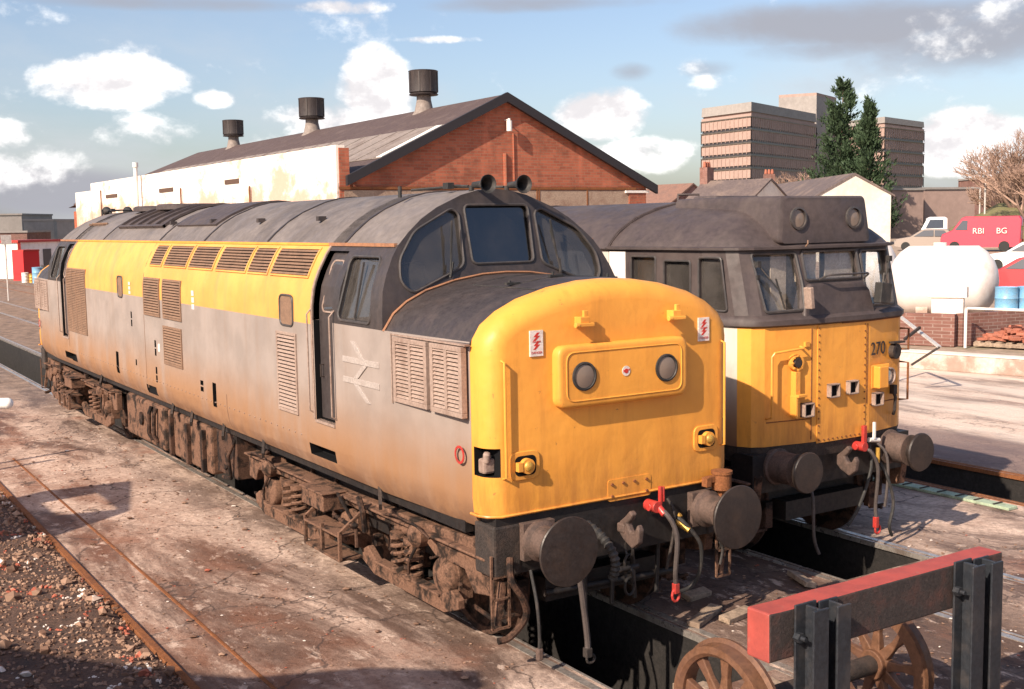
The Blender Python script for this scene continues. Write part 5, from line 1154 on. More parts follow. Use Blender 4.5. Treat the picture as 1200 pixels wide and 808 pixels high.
M['coping'] = M['brickyard']
for nm, p, q, lab in (('a', wl_, wc, 'left run of the low brown brick wall in front of the white tank'), ('b', wc, wr2, 'right run of the low brown brick wall behind the brick pile')):
    d = (q-p).normalized(); n = Vector((-d.y, d.x, 0)); g = MB(); off = Vector((0, 0, 0))
    if nm == 'a': q = q-d*.0
    else: p = p+d*.24
    g.prism([p-n*.0, q-n*.0, q+n*.23, p+n*.23], (0, 0, .80)); w_ = g.build('brick_wall', M['brickyard'], bevel=.01); tag(w_, lab, 'wall', 'low brick walls round the tank')
# tank
tc = gp(1110, 36.5, 0); ax = (gp(1170, 36.2, 0)-gp(1050, 37.5, 0)).normalized(); R_ = 1.12; tz = 3.59-(323-246)*36.5/FPX
M['tankwhite'] = worn('white_tank_paint', (.74, .67, .63), (.48, .34, .27), .45, .9, .5, fine=.05, spec=.4)
tk = thing('gas_tank', 'big white horizontal gas tank with domed ends behind the low brick wall', 'tank', (tc.x, tc.y, KZ))
o = gp(1066, 37.3, tz); e_ = gp(1148, 36.4, tz); o.z = e_.z = tz; axv = (e_-o); LN = axv.length; axn = axv.normalized(); prof = [(-.62, 0), (-.58, .35), (-.45, .68), (-.25, .94), (0, R_)]+[(t_, R_) for t_ in (LN*.5,)]+[(LN, R_), (LN+.25, .94), (LN+.45, .68), (LN+.58, .35), (LN+.62, 0)]
g = MB(); g.lathe(o, axn, prof, 40); g.build('tank_shell', M['tankwhite'], tk, smooth=True, angle=60)
for t_ in (.5, LN-.4):
    g = MB(); c = o+axn*t_; g.box((c.x, c.y, (KZ+tz-R_*.55)/2), (.35, 1.6, max(.3, tz-R_*.55-KZ)), Matrix.Rotation(math.atan2(axn.y, axn.x), 3, 'Z')); g.build('saddle', M['kerbstone'], tk)
g = MB(); c = o+axn*(LN*.45)+Vector((0, 0, R_)); g.cyl(c-Vector((0, 0, .05)), c+Vector((0, 0, .1)), .2); g.build('filler_neck', M['tankwhite'], tk, smooth=True)
# second tank end behind the cab
o2 = gp(1020, 41, tz+.15); g = MB(); g.lathe(o2, axn, [(-.5, 0), (-.45, .5), (-.2, .9), (0, 1.0), (.5, 1.0), (.7, .9), (.9, .5), (.95, 0)], 28); t2 = g.build('small_white_tank', M['tankwhite'], smooth=True, angle=60); tag(t2, 'smaller white tank partly hidden behind the cab of the flat-fronted locomotive', 'tank')
p = gp(1113, 34.3, KZ); g = MB(); g.box((p.x, p.y, KZ+.4+.55), (1.1, .5, .32), Matrix.Rotation(math.atan2(axn.y, axn.x), 3, 'Z')); g.box((p.x, p.y, KZ+.4), (.9, .4, .79), Matrix.Rotation(math.atan2(axn.y, axn.x), 3, 'Z')); tag(g.build('concrete_block', M['kerbtop'], bevel=.02), 'pale concrete block under the white tank above the brick wall', 'block')
# white tube rail
p0 = onz(1131, 408, KZ); zt = 3.59-(355-247)*(p0-CAM).dot(_fw)/FPX; dr = (onz(1200, 412, KZ)-p0).normalized()
g = MB(); g.tube([p0, (p0.x, p0.y, zt-.03), p0+dr*.05+Vector((0, 0, zt-KZ)), p0+dr*5+Vector((0, 0, zt-KZ))], .035, 8); [g.cyl(p0+dr*d_, p0+dr*d_+Vector((0, 0, zt-KZ)), .03) for d_ in (2.9,)]; tag(g.build('tube_railing', M['white'], smooth=True), 'white tube railing on the kerb in front of the brick wall', 'railing')
# pallet of bricks
pp = onz(1185, 409, KZ); ang = math.atan2(kd.y, kd.x)
t = thing('pallet', 'wooden pallet on the kerb carrying a heap of red bricks', 'pallet', (pp.x, pp.y, KZ), ang)
g = MB(); Rz = Matrix.Rotation(ang, 3, 'Z')
def L2(x, y, z): return Vector((pp.x, pp.y, KZ))+Rz @ Vector((x, y, z))
for k in range(7): g.box(L2(-.75+k*.25, .4, .14), (.14, 1.1, .025), Rz)
for y in (-.1, .4, .9): g.box(L2(0, y, .08), (1.7, .1, .09), Rz)
g.build('pallet_deck', M['wood'], t)
M['heapbrick'] = worn('red_heap_brick', (.38, .13, .08), (.25, .10, .07), .9, 7, .7, fine=.4)
g = MB()
for k in range(130):
    x = rnd.gauss(0, .38); y = .4+rnd.gauss(0, .25); x = max(-.8, min(.8, x)); z = .19+max(0, (.36-abs(x)*.35-abs(y-.4)*.4))*rnd.random()
    g.box(L2(x, y, z), (.22, .105, .07), Rz @ Matrix.Rotation(rnd.uniform(-1.2, 1.2), 3, 'Z') @ Matrix.Rotation(rnd.uniform(-.5, .5), 3, 'X'))
h_ = g.build('brick_heap', M['heapbrick']); tag(h_, 'heap of loose red bricks lying on the pallet', 'bricks', None, 'stuff')
# bent barrier beside locomotive B
M['galv'] = worn('galvanised_steel', (.55, .52, .50), (.3, .22, .18), .5, 5, .5, metal=.3)
ba = ond(1060, 373, 24.5); bb2 = ond(1101, 407, 23.5); bc = onz(1075, 432, 0)
bp_ = ond(1040, 360, 24.8); g = MB(); g.bar(bp_, bb2, .10, .03); g.bar((bp_.x, bp_.y, 0), bp_, .05); tb = thing('leaning_barrier', 'bent white and dark barrier pole leaning beside the flat-fronted locomotive', 'barrier', (bb2.x, bb2.y, 0)); g.build('pale_bar', M['galv'], tb)
g = MB(); g.bar(bb2, ond(1068, 428, 23.8), .05); g.bar(ond(1060, 398, 23.5), ond(1078, 384, 23.8), .05); g.build('dark_bar', M['grime'], tb)
# blue drums
M['drum'] = worn('blue_drum_paint', (.16, .36, .55), (.3, .25, .2), .45, 4, .4)
dlab = ['left blue drum behind the low brick wall', 'right blue drum cut off by the edge of the photo']
def drum(p, sc, label, group=None, mat='drum', cat='drum'):
    g = MB(); R_ = .29*sc; H = .88*sc; g.lathe(p, (0, 0, 1), [(0, R_), (.01, R_*1.03), (.03, R_), (H*.32, R_), (H*.34, R_*1.04), (H*.36, R_), (H*.65, R_), (H*.67, R_*1.04), (H*.69, R_), (H*.98, R_), (H, R_*1.03), (H+.01, R_), (H-.02, R_*.9)], 20)
    o = g.build('oil_drum', M[mat], smooth=True); tag(o, label, cat, group); return o
for i, px in enumerate((1182, 1208)):
    p = gp(px, 35.2, KZ); drum(p, 1.15, dlab[i], 'blue drums behind the brick wall')
# grass bank and small plants
M['grass'] = worn('dry_grass', (.17, .16, .06), (.28, .20, .12), .95, 1.2, .7, fine=.4, bump=.8)
g = MB(); vs = []; fs = []
for j in range(9):
    for i in range(25):
        p = gp(1090+i*16, 92+j*4, 0); vs.append((p.x, p.y, KZ+.8+[.0, .8, 1.6, 2.3, 2.9, 3.3, 3.5, 3.5, 3.4][j]*min(1, i/5)+.25*mnoise.noise(Vector((p.x*.2, p.y*.2, 1)))))
for j in range(8):
    for i in range(24): a = j*25+i; fs.append((a, a+1, a+26, a+25))
g.add(vs, fs); tag(g.build('grass_bank', M['grass'], smooth=True), 'dry grassy bank behind the parked vehicles', None, None, 'structure')
# ---------------------------------------------------------------- vehicles
M['carred'] = simple('red_car_paint', (.55, .03, .035), .3, coat=.4); M['vanred'] = simple('crimson_van_paint', (.52, .03, .06), .35, coat=.3); M['carwhite'] = simple('white_car_paint', (.75, .73, .72), .3, coat=.4); M['carbeige'] = simple('beige_car_paint', (.27, .215, .18), .35, coat=.3)
M['carglass'] = simple('car_window_glass', (.03, .035, .045), .08, spec=.9); M['tyreblack'] = simple('tyre_rubber', (.02, .02, .02), .8); M['rim'] = simple('steel_rim', (.4, .4, .4), .35, .6)
def vehicle(name, label, cat, p, heading, Lc, W, prof, glasses, paint, wheels, group=None, rw=.30):
    """prof: closed side outline (x forward, z up); glasses: list of side window polygons"""
    t = thing(name, label, cat, (p.x, p.y, p.z), heading, group); T = Matrix.Translation(p) @ Matrix.Rotation(heading, 4, 'Z')
    def V(x, y, z): return T @ Vector((x, y, z))
    g = MB(); zmax = max(z for x, z in prof); rings = []
    belt = .9 if zmax < 1.7 else 1.25
    for yy in (-W/2, -W/2+.06, W/2-.06, W/2):
        edge = abs(yy) > W/2-.03; r = []
        for x, z in prof:
            tum = max(0, z-belt)/(zmax-belt)*.14 if z > belt else 0
            sgn = 1 if yy > 0 else -1
            r.append(V(x*(.985 if edge else 1), yy-sgn*tum, z-(.03 if edge and z > .5 else 0)))
        rings.append(r)
    g.loft(rings); bo = g.build('body', M[paint], t, smooth=True, angle=40)
    for q in glasses:
        if q[0] == 'end':
            _, x0, z0, x1, z1 = q; g = MB(); w0 = W/2-.12; w1 = W/2-.22; o_ = .015 if x1 < x0 else -.015; s_ = 1 if x0 > 0 else -1
            g.prism([V(x0+s_*.01, -w0, z0), V(x0+s_*.01, w0, z0), V(x1+s_*.01, w1, z1), V(x1+s_*.01, -w1, z1)], V(s_*.012, 0, .005)-V(0, 0, 0)); g.build('windscreen', M['carglass'], t); continue
        for sgn in (-1, 1):
            g = MB(); pts = []
            for x, z in q: tum = max(0, z-belt)/(zmax-belt)*.14; pts.append(V(x, sgn*(W/2-tum-.0), z))
            g.prism(pts, V(0, sgn*.012, 0)-V(0, 0, 0)); g.build('side_window', M['carglass'], t)
    for x in wheels:
        for sgn in (-1, 1):
            g = MB(); ax = V(0, sgn, 0)-V(0, 0, 0); g.lathe(V(x, sgn*(W/2-.19), rw), ax, [(0, rw*.5), (0, rw*.95), (.03, rw), (.17, rw), (.2, rw*.93), (.2, rw*.6)], 20); w = g.build('wheel', M['tyreblack'], t, smooth=True)
            g = MB(); g.lathe(V(x, sgn*(W/2-.01), rw), ax, [(0, rw*.6), (.015, rw*.55), (.005, rw*.2), (.02, 0)], 16); g.build('rim', M['rim'], w, smooth=True)
    x1 = max(x for x, z in prof); x0 = min(x for x, z in prof)
    for sgn in (-1, 1):
        g = MB(); g.box(V(x1-.02, sgn*(W/2-.25), .62), (.06, .28, .14), Matrix.Rotation(heading, 3, 'Z')); g.build('headlight', M['lens2'], t)
        g = MB(); g.box(V(x0+.02, sgn*(W/2-.2), .68), (.06, .2, .16), Matrix.Rotation(heading, 3, 'Z')); g.build('tail_light', M['red'], t)
    return t, V
hatch = [(-1.95, .30), (-1.98, .55), (-1.9, .88), (-1.35, 1.36), (-1.2, 1.40), (.15, 1.40), (.30, 1.36), (.95, .94), (1.85, .78), (1.98, .6), (1.98, .32), (1.6, .24), (-1.6, .24)]
hglass = [[(-1.45, .95), (-1.15, 1.32), (-.55, 1.34), (-.55, .94)], [(-.48, .94), (-.48, 1.34), (.12, 1.33), (.75, .94)], ('end', .93, .96, .33, 1.34), ('end', -1.87, .92, -1.38, 1.33)]
est = [(-2.15, .30), (-2.2, .6), (-2.12, 1.0), (-1.95, 1.40), (-1.8, 1.44), (.1, 1.44), (.3, 1.40), (.95, .96), (2.0, .80), (2.15, .6), (2.15, .32), (1.7, .24), (-1.7, .24)]
eglass = [[(-1.98, 1.0), (-1.82, 1.36), (-1.15, 1.37), (-1.15, .98)], [(-1.07, .98), (-1.07, 1.37), (-.4, 1.37), (-.4, .98)], [(-.32, .98), (-.32, 1.37), (.1, 1.36), (.75, .98)], ('end', .93, 1.0, .33, 1.38), ('end', -2.13, 1.02, -1.98, 1.36)]
vanp = [(-2.3, .35), (-2.35, 2.0), (-2.2, 2.2), (.9, 2.2), (1.1, 2.12), (1.65, 1.35), (2.25, 1.1), (2.35, .8), (2.35, .38), (1.8, .28), (-1.8, .28)]
vglass = [[(.75, 1.35), (.75, 1.95), (1.05, 1.95), (1.5, 1.35)], ('end', 1.63, 1.38, 1.12, 2.05), ('end', -2.32, 1.3, -2.31, 1.9)]
truck = [(-2.6, .5), (-2.6, 1.15), (.75, 1.15), (.75, 2.1), (.9, 2.2), (1.9, 2.2), (2.1, 2.1), (2.45, 1.4), (2.5, .6), (2.3, .4), (-2.3, .4)]
Cv = lambda px, d: gp(px, d, yz(d)+.005)
vdir = (Cv(1200, 60)-Cv(1100, 62)); hd = math.atan2(vdir.y, vdir.x)
vehicle('parked_car', 'red hatchback parked closest to the white tank', 'car', Cv(1208, 46.5), hd+PI-.12, 4, 1.6, hatch, hglass, 'carred', (-1.2, 1.25), 'cars parked in the raised yard')
vehicle('parked_car', 'white estate car parked between the red hatchback and the red van', 'car', Cv(1208, 57), hd+PI-.1, 4.3, 1.65, est, eglass, 'carwhite', (-1.3, 1.35), 'cars parked in the raised yard')
vt, V = vehicle('delivery_van', 'crimson delivery van with white lettering parked behind the white estate car', 'van', Cv(1151, 73), hd+PI+.0, 4.6, 1.8, vanp, vglass, 'vanred', (-1.4, 1.5), rw=.33)
# the lettering on the side that faces the camera
side_n = 1
for yy_, rot in ((.9, PI),):
    for x_, s_ in ((.0+.1, 'RBI'), (-1.25, 'BG')):
        Mx = Matrix.Translation(V(x_, .93, 1.28)) @ Matrix.Rotation(hd, 4, 'Z') @ Matrix.Rotation(PI/2, 4, 'X'); text('van_lettering', s_, .5, Mx, M['decal'], vt, .004)
vehicle('parked_car', 'beige car half hidden behind the white tank and the crimson van', 'car', Cv(1086, 77), hd+PI+.1, 4, 1.6, hatch, hglass, 'carbeige', (-1.2, 1.25), 'cars parked in the raised yard')
tt, V = vehicle('small_truck', 'small white truck parked farthest away in front of the grassy bank', 'truck', gp(1122, 84, yz(84)+.005), hd+PI+.2, 5, 1.9, truck, [[(1.0, 1.4), (1.0, 2.0), (1.9, 2.0), (2.2, 1.4)], ('end', 2.44, 1.42, 2.12, 2.02)], 'carwhite', (-1.6, 1.7), rw=.36)
# ================================================================ FAR BUILDINGS
M['concpink'] = worn('pink_concrete_cladding', (.36, .25, .215), (.26, .18, .155), .85, .15, .5, fine=.12)
M['concgrey'] = worn('grey_concrete', (.30, .27, .255), (.20, .18, .17), .85, .15, .5, fine=.12)
M['dkwin'] = simple('office_glazing', (.05, .045, .05), .3, spec=.6)
def tower(label, pts, ztop, nfl, fl, px_name='office_block', crown=3.6):
    """pts: footprint corners"""
    c = sum((Vector((p.x, p.y, 0)) for p in pts), Vector())/len(pts)
    t = thing(px_name, label, 'office block', c); g = MB()
    def scaled(s, z): return [Vector((c.x+(p.x-c.x)*s, c.y+(p.y-c.y)*s, z)) for p in pts]
    g.prism(scaled(.985, 0), (0, 0, ztop-crown)); g.build('core', M['dkwin'], t)
    z = ztop-crown
    for k in range(nfl):
        zt = z-k*fl; 
        g = MB(); g.loft([scaled(1.012, zt-.25), scaled(1.022, zt-.02)]); g.build('ledge', M['concgrey'], t)
        g = MB(); g.loft([scaled(1.0, zt-fl*.78), scaled(1.0, zt-.25)])
        for a, b in zip(pts, pts[1:]+pts[:1]):
            a = Vector((a.x, a.y, 0)); b = Vector((b.x, b.y, 0)); n_ = int((b-a).length/1.5); d = (b-a).normalized()
            for i in range(n_+1):
                q = a+(b-a)*i/n_; q = c+(q-c)*1.004; g.box((q.x, q.y, zt-fl*.5), (.16, .16, fl*.8))
        g.build('storey', M['concpink'], t)
    g = MB(); g.loft([scaled(1.0, ztop-crown+.0), scaled(1.0, ztop-crown+.7), ]); g.loft([scaled(.97, ztop-crown+.7), scaled(.97, ztop-crown+1.2)]); g.build('upper_band', M['concpink'], t)
    g = MB(); g.loft([scaled(1.0, ztop-crown+1.2), scaled(.99, ztop)]); g.build('parapet', M['concgrey'], t)
    return t, scaled
a = ond(880, 205, 300); b = ond(822, 205, 316); c = ond(956, 205, 338); d = b+(c-a)
tower('nearer left pink concrete office block with ledges at every floor', [a, c, d, b], 33.6, 9, 3.3)
# four notches on the lit face crown
a2 = ond(1036, 205, 350); b2 = ond(951, 205, 378); c2 = ond(1082, 205, 372); d2 = b2+(c2-a2)
tower('farther right pink concrete office block partly hidden by the conifers', [a2, c2, d2, b2], 33.5, 9, 3.6, crown=3.0)
t = thing('lift_tower', 'plain grey concrete lift tower rising between the two office blocks', 'tower', ond(945, 205, 345))
g = MB(); p1 = ond(912, 205, 350); p2 = ond(956, 205, 345); p3 = ond(979, 205, 360); p4 = p1+(p3-p2)
for p in (p1, p2, p3, p4): p.z = 0
g.prism([p1, p2, p3, p4], (0, 0, 39.6)); g.build('shaft', M['concgrey'], t)
g = MB(); g.prism([p1+Vector((0, 0, 39.6)), p2+Vector((0, 0, 39.6)), p3+Vector((0, 0, 39.6)), p4+Vector((0, 0, 39.6))], (0, 0, .8)); g.build('coping', M['concpink'], t)
# terraced houses
M['rslate'] = worn('weathered_slates', (.12, .09, .085), (.22, .16, .13), .8, .6, .7, fine=.3, bump=.3)
M['rtile'] = worn('brown_roof_tiles', (.22, .12, .09), (.12, .08, .07), .85, 1, .6, fine=.3)
M['render'] = worn('pale_render', (.66, .60, .54), (.45, .36, .30), .9, .4, .5, fine=.1)
def house(name, label, p0, p1, width, ze, zr, roofm, wallm, chim=(), group=None):
    """p0-p1: ridge line on the ground"""
    d = (p1-p0).normalized(); n = Vector((-d.y, d.x, 0)); mid = (p0+p1)/2; t = thing(name, label, 'house', (mid.x, mid.y, 0), 0, group)
    g = MB(); g.prism([p0+n*width/2, p1+n*width/2, p1-n*width/2, p0-n*width/2], (0, 0, ze)); 
    for e, q in ((p0, 1), (p1, -1)): g.prism([e+n*width/2+Vector((0, 0, ze)), e-n*width/2+Vector((0, 0, ze)), e+Vector((0, 0, zr-.08))], d*.3*q)
    g.build('walls', M[wallm], t)
    for s in (-1, 1):
        g = MB(); e0 = p0-d*.1; e1 = p1+d*.1
        g.loft([[e+Vector((0, 0, zr)), e+n*s*(width/2+.3)+Vector((0, 0, ze-.1)), e+n*s*(width/2+.3)+Vector((0, 0, ze-.25)), e+Vector((0, 0, zr-.18))] for e in (e0, e1)]); g.build('roof', M[roofm], t)
    for u in chim:
        q = p0.lerp(p1, u); g = MB(); g.box((q.x, q.y, zr+.2), (.8, 1.1, 2.0), Matrix.Rotation(math.atan2(d.y, d.x), 3, 'Z')); ch = g.build('chimney', M['brickyard'], t)
        g = MB(); [g.lathe(Vector((q.x, q.y, zr+1.2))+n*k*.35, (0, 0, 1), [(0, .15), (.1, .17), (.5, .12)], 10) for k in (-1, 0, 1)]; g.build('chimney_pots', M['heapbrick'], ch)
    return t
def gq(px, depth): p = ond(px, 250, depth); p.z = 0; return p
def zat(py, px, depth): return ond(px, py, depth).z
h1a = gq(829, 104); h1b = gq(1001, 96)
house('terraced_house', 'long slate-roofed house with white rendered gable behind the flat-fronted locomotive', gq(901, 126), gq(1001, 95), 6.0, zat(228, 1001, 95), zat(203, 1001, 95), 'rslate', 'render', (0.0,))
house('terraced_house', 'lower slate-roofed house with a brick chimney left of the white gable', gq(826, 106), gq(903, 101.5), 7.0, zat(237, 860, 104), zat(211, 860, 104), 'rslate', 'render', (0.03,))
house('terraced_house', 'small brown-roofed house at the corner of the engine shed', gq(764, 118), gq(812, 114), 7, zat(240, 790, 116), zat(216, 790, 116), 'rtile', 'brickyard')
def block(name, label, pxa, pxb, d0, depthw, ztop, mat, cat='building', win=0, z0=0):
    a = gq(pxa, d0); b = gq(pxb, d0*1.02); n = Vector((_fw.x, _fw.y, 0)).normalized()*depthw; mid = (a+b+n)/2; t = thing(name, label, cat, (mid.x, mid.y, 0))
    g = MB(); g.prism([a, b, b+n, a+n], (0, 0, ztop)); g.build('walls', M[mat], t)
    g = MB(); d = (b-a).normalized(); m_ = n.normalized(); g.prism([a-d*.15-m_*.15+Vector((0, 0, ztop)), b+d*.15-m_*.15+Vector((0, 0, ztop)), b+d*.15+n+Vector((0, 0, ztop)), a-d*.15+n+Vector((0, 0, ztop))], (0, 0, .25)); g.build('roof', M['concgrey'], t)
    for k in range(win):
        q = a.lerp(b, (k+.5)/win)-n.normalized()*.03; g = MB(); g.prism([q-d*.5+Vector((0, 0, ztop-2.2)), q+d*.5+Vector((0, 0, ztop-2.2)), q+d*.5+Vector((0, 0, ztop-1.0)), q-d*.5+Vector((0, 0, ztop-1.0))], n.normalized()*.02); g.build('window', M['dkwin'], t)
    return t
block('workshop_building', 'pinkish flat-roofed building between the conifers and the grassy bank', 1035, 1082, 128, 14, zat(223, 1060, 128), 'concpink')
block('workshop_building', 'wider brown-pink flat-roofed building right of the other flat-roofed one', 1083, 1142, 134, 14, zat(222, 1110, 134), 'heapbrick' if False else 'concpink', win=0)
block('brick_house', 'reddish brick house behind the bare trees at the right edge', 1157, 1186, 150, 10, zat(209, 1170, 150), 'brickyard', 'house', win=2)
block('brick_house', 'second reddish house at the right edge, lower than its neighbour', 1187, 1230, 156, 10, zat(216, 1200, 156), 'brickyard', 'house', win=2)
block('low_shed', 'dark low shed with sloping bays on the far left horizon', -60, 25, 175, 12, zat(252, 20, 175), 'concgrey', 'shed')
block('low_shed', 'grey low shed in front of the white end wall on the left horizon', 27, 62, 165, 12, zat(259, 40, 165), 'concgrey', 'shed')
block('low_shed', 'small grey shed touching the white end wall on the left horizon', 66, 92, 155, 10, zat(259, 80, 155), 'concgrey', 'shed')
block('low_shed', 'long brick shed low on the left horizon', -60, 30, 150, 8, zat(273, 20, 150), 'brickyard', 'shed')
# portable hut, skip, drums on the left
hut = thing('site_hut', 'white site hut with red edging beyond the far cab of the nearest locomotive', 'hut', gq(60, 92))
a = gq(19, 88); b = gq(70, 92); n = Vector((-(b-a).y, (b-a).x, 0)).normalized()*4; zt = zat(284, 40, 90)
g = MB(); g.prism([a, b, b+n, a+n], (0, 0, zt)); g.build('walls', M['white'], hut)
g = MB(); dd = (b-a).normalized(); nn = n.normalized(); g.prism([a-dd*.15-nn*.15+Vector((0, 0, zt)), b+dd*.15-nn*.15+Vector((0, 0, zt)), b+dd*.15+n+Vector((0, 0, zt)), a-dd*.15+n+Vector((0, 0, zt))], (0, 0, .18)); g.build('roof_edge', M['red'], hut)
for q in (a, b): g = MB(); g.bar(q-nn*.08, q-nn*.08+Vector((0, 0, zt)), .2); g.build('corner_post', M['red'], hut)
g = MB(); q = a.lerp(b, .55)-nn*.05; g.prism([q+Vector((0, 0, .9)), q+dd*.8+Vector((0, 0, .9)), q+dd*.8+Vector((0, 0, 2.2)), q+Vector((0, 0, 2.2))], nn*.04); g.build('window', M['dkwin'], hut)
sk = thing('red_cabinet', 'bright red cabinet standing against the white site hut', 'cabinet', gq(32, 84)); a = gq(24, 84); b = gq(43, 85); n = Vector((-(b-a).y, (b-a).x, 0)).normalized()*1.5; zt = zat(295, 32, 84)
g = MB(); g.prism([a, b, b+n, a+n], (0, 0, zt)); g.build('cabinet_body', M['carred'], sk); g = MB(); g.prism([a-n*.05+Vector((0, 0, zt)), b-n*.05+Vector((0, 0, zt)), b+n+Vector((0, 0, zt)), a+n+Vector((0, 0, zt))], (0, 0, .12)); g.build('cabinet_lid', M['red'], sk)
for px, d, sc, mt, lab in ((40, 80, 1.25, 'drum', 'blue drum in front of the red cabinet'), (25, 81, .8, 'white', 'small white drum left of the blue one by the red cabinet'), (51, 82, 1.3, 'grime', 'dark drum right of the blue one by the site hut'), (33, 81, .7, 'brass', 'small tan drum between the white and blue drums')): drum(gq(px, d), sc, lab, 'drums by the site hut', mt)
g = MB(); p = gq(4, 60); z0 = zat(287, 4, 60); g.bb(p.x-.2, p.x+.3, p.y-.03, p.y+.03, z0, z0+.5); sg = thing('yard_sign', 'small pale blue sign on a post at the left edge of the photo', 'sign', p); g.build('sign_plate', M['galv'], sg); g = MB(); g.cyl(p+Vector((0, .06, 0)), p+Vector((0, .06, z0+.5)), .04); g.build('post', M['galv'], sg)
# lamp posts at the right
for px, d, py, lab in ((1148, 120, 221, 'thin lamp post left of the brick houses at the right'), (1154, 112, 205, 'taller thin lamp post close to the brick houses at the right')):
    p = gq(px, d); zt = zat(py, px, d); t = thing('lamp_post', lab, 'lamp post', p); g = MB(); g.tube([p, p+Vector((0, 0, zt))], .09, 8); g.build('post', M['galv'], t); g = MB(); g.bar(p+Vector((0, 0, zt)), p+Vector((-1.0, .3, zt+.1)), .10); g.build('lamp_arm', M['galv'], t)
# ================================================================ TREES
M['conifer'] = worn('dark_conifer_needles', (.028, .055, .022), (.045, .075, .03), .8, 1.3, .8, fine=.45)
M['bark'] = worn('bark', (.16, .10, .075), (.08, .05, .04), .9, 3, .6)
def conifer(px, depth, pytop, pxw, label, lean=0, seed=1):
    rnd = random.Random(seed); base = gq(px, depth); H = zat(pytop, px, depth); Rm = pxw*depth/FPX/2
    t = thing('conifer', label, 'tree', base, 0, 'conifers in front of the office blocks')
    g = MB(); g.cyl(base, base+Vector((lean, 0, H*.97)), .35, .03, 10); g.build('trunk', M['bark'], t)
    g = MB(); n = 15000
    nb = 200; br = []
    for i in range(nb):
        u = rnd.random()**1.15; z = H*(.06+.94*u); rad = Rm*((1-u)**.8*.92+.05)*rnd.choice((.5, .75, .95, 1.0, 1.28))*rnd.uniform(.85, 1.1); a = rnd.uniform(0, 6.283); br.append((z, rad, a, u))
    for z, rad, a, u in br:
        for k in range(60):
            f = rnd.random()**.55; sp = .16*rad+.12; up = f*f*rad*.55
            q = base+Vector((lean*u+math.cos(a)*rad*f+rnd.gauss(0, sp*.5), math.sin(a)*rad*f+rnd.gauss(0, sp*.5), z+up+rnd.gauss(0, .22)))
            d = Vector((math.cos(a)*.6+rnd.gauss(0, .3), math.sin(a)*.6+rnd.gauss(0, .3), .8)).normalized(); s = d.cross(Vector((rnd.gauss(0, 1), rnd.gauss(0, 1), rnd.gauss(0, 1)))).normalized()
            l = rnd.uniform(.25, .55); w = rnd.uniform(.07, .15); g.add([q-s*w, q+s*w, q+d*l], [(0, 1, 2)])
    g.build('crown', M['conifer'], t, recalc=False)
conifer(984, 128, 97, 92, 'taller left dark conifer in front of the office blocks', .3, 1)
conifer(1018, 124, 119, 66, 'shorter right dark conifer in front of the office blocks', -.2, 2)
def bare_tree(p, H, label, seed, mat='twig', spread=.5, group=None):
    rnd = random.Random(seed); t = thing('bare_tree', label, 'tree', p, 0, group); tr = MB(); tw = MB()
    def grow(q, d, l, r, lv):
        e = q+d*l; (tr if lv < 2 else tw).cyl(q, e, r, r*.65, 3 if lv > 1 else 7, False)
        if lv >= 6: return
        for k in range(4 if lv < 5 else 3):
            nd = (d+Vector((rnd.gauss(0, spread), rnd.gauss(0, spread), rnd.gauss(.12, .25)))).normalized(); grow(q+d*l*rnd.uniform(.55, 1), nd, l*rnd.uniform(.6, .82), max(.02, r*.58), lv+1)
    grow(p, Vector((0, 0, 1)), H*.25, H*.020, 0); tr.build('trunk', M['bark'], t, recalc=False); tw.build('branches', M['twig'], t, recalc=False)
M['twig'] = worn('pale_twigs', (.34, .22, .17), (.2, .14, .1), .9, 3, .5)
def bh(px, d, py): return zat(py, px, d)
bare_tree(gq(1190, 110), bh(1190, 110, 95)*1.0, 'tall bare tree at the right edge beside the brick houses', 5)
bare_tree(gq(1212, 100), bh(1212, 100, 105), 'bare tree nearest the right edge with dense pinkish twigs', 6)
bare_tree(gq(1166, 120), bh(1166, 120, 150), 'small bare tree left of the tall bare one', 7)
bare_tree(gq(936, 140), bh(936, 140, 160), 'small bare tree below the nearer office block', 8)
bare_tree(gq(948, 135), bh(948, 135, 165), 'bare shrub tree at the foot of the left conifer', 9)
# distant hedge/wood line
M['farwood'] = worn('far_hedge', (.10, .085, .06), (.16, .12, .09), .95, .05, .6, fine=.4)
# ================================================================ ADDED SHADOW FRAME AND WALL OUT OF VIEW (cast the shade at lower left)
# shadow offsets follow the sun: an object k metres up-sun (towards -x) stands 0.35k nearer and 0.73k up
st = thing('shadow_deck', 'added timber staging outside the left edge, casting the barred shadow on the concrete', 'shadow_frame', (-7, 6, 0))
SB, SC_ = .32, .73
def up(sx, sy, k): return Vector((sx-k, sy-SB*k, SC_*k))
k = 4.4
OUT = [(-4.9, 8.3), (-3.6, 9.0), (-3.0, 9.2), (-1.8, 9.15), (-2.35, 7.35), (-3.3, 6.9), (-5.2, 6.0)]
top_ = [onz(*q, 0) for q in ((-60, 600), (0, 588), (46, 577), (148, 565))]; bot_ = [onz(*q, 0) for q in ((-60, 665), (0, 647), (68, 627), (146, 600))]; h1_ = [onz(*q, 0) for q in ((42, 591), (114, 578))]; h2_ = [onz(*q, 0) for q in ((60, 606), (138, 598))]
def slab(quad):
    g = MB(); q = [up(p.x, p.y, k) for p in quad]; g.prism(q, (0, 0, .06)); g.build('shadow_board', M['wood'], st)
slab([top_[0], top_[1], bot_[1], bot_[0]]); slab([top_[1], top_[2], h1_[0], h2_[0], bot_[2], bot_[1]]); slab([top_[2], top_[3], h1_[1], h1_[0]]); slab([h1_[1], top_[3], bot_[3], h2_[1]]); slab([h2_[0], h2_[1], bot_[3], bot_[2]])
g = MB(); g.loft([[up(-5.5, 8.5, k)+Vector((0, 0, a)), up(-1.85, 9.0, k)+Vector((0, 0, a))] for a in (0,)]) if False else None
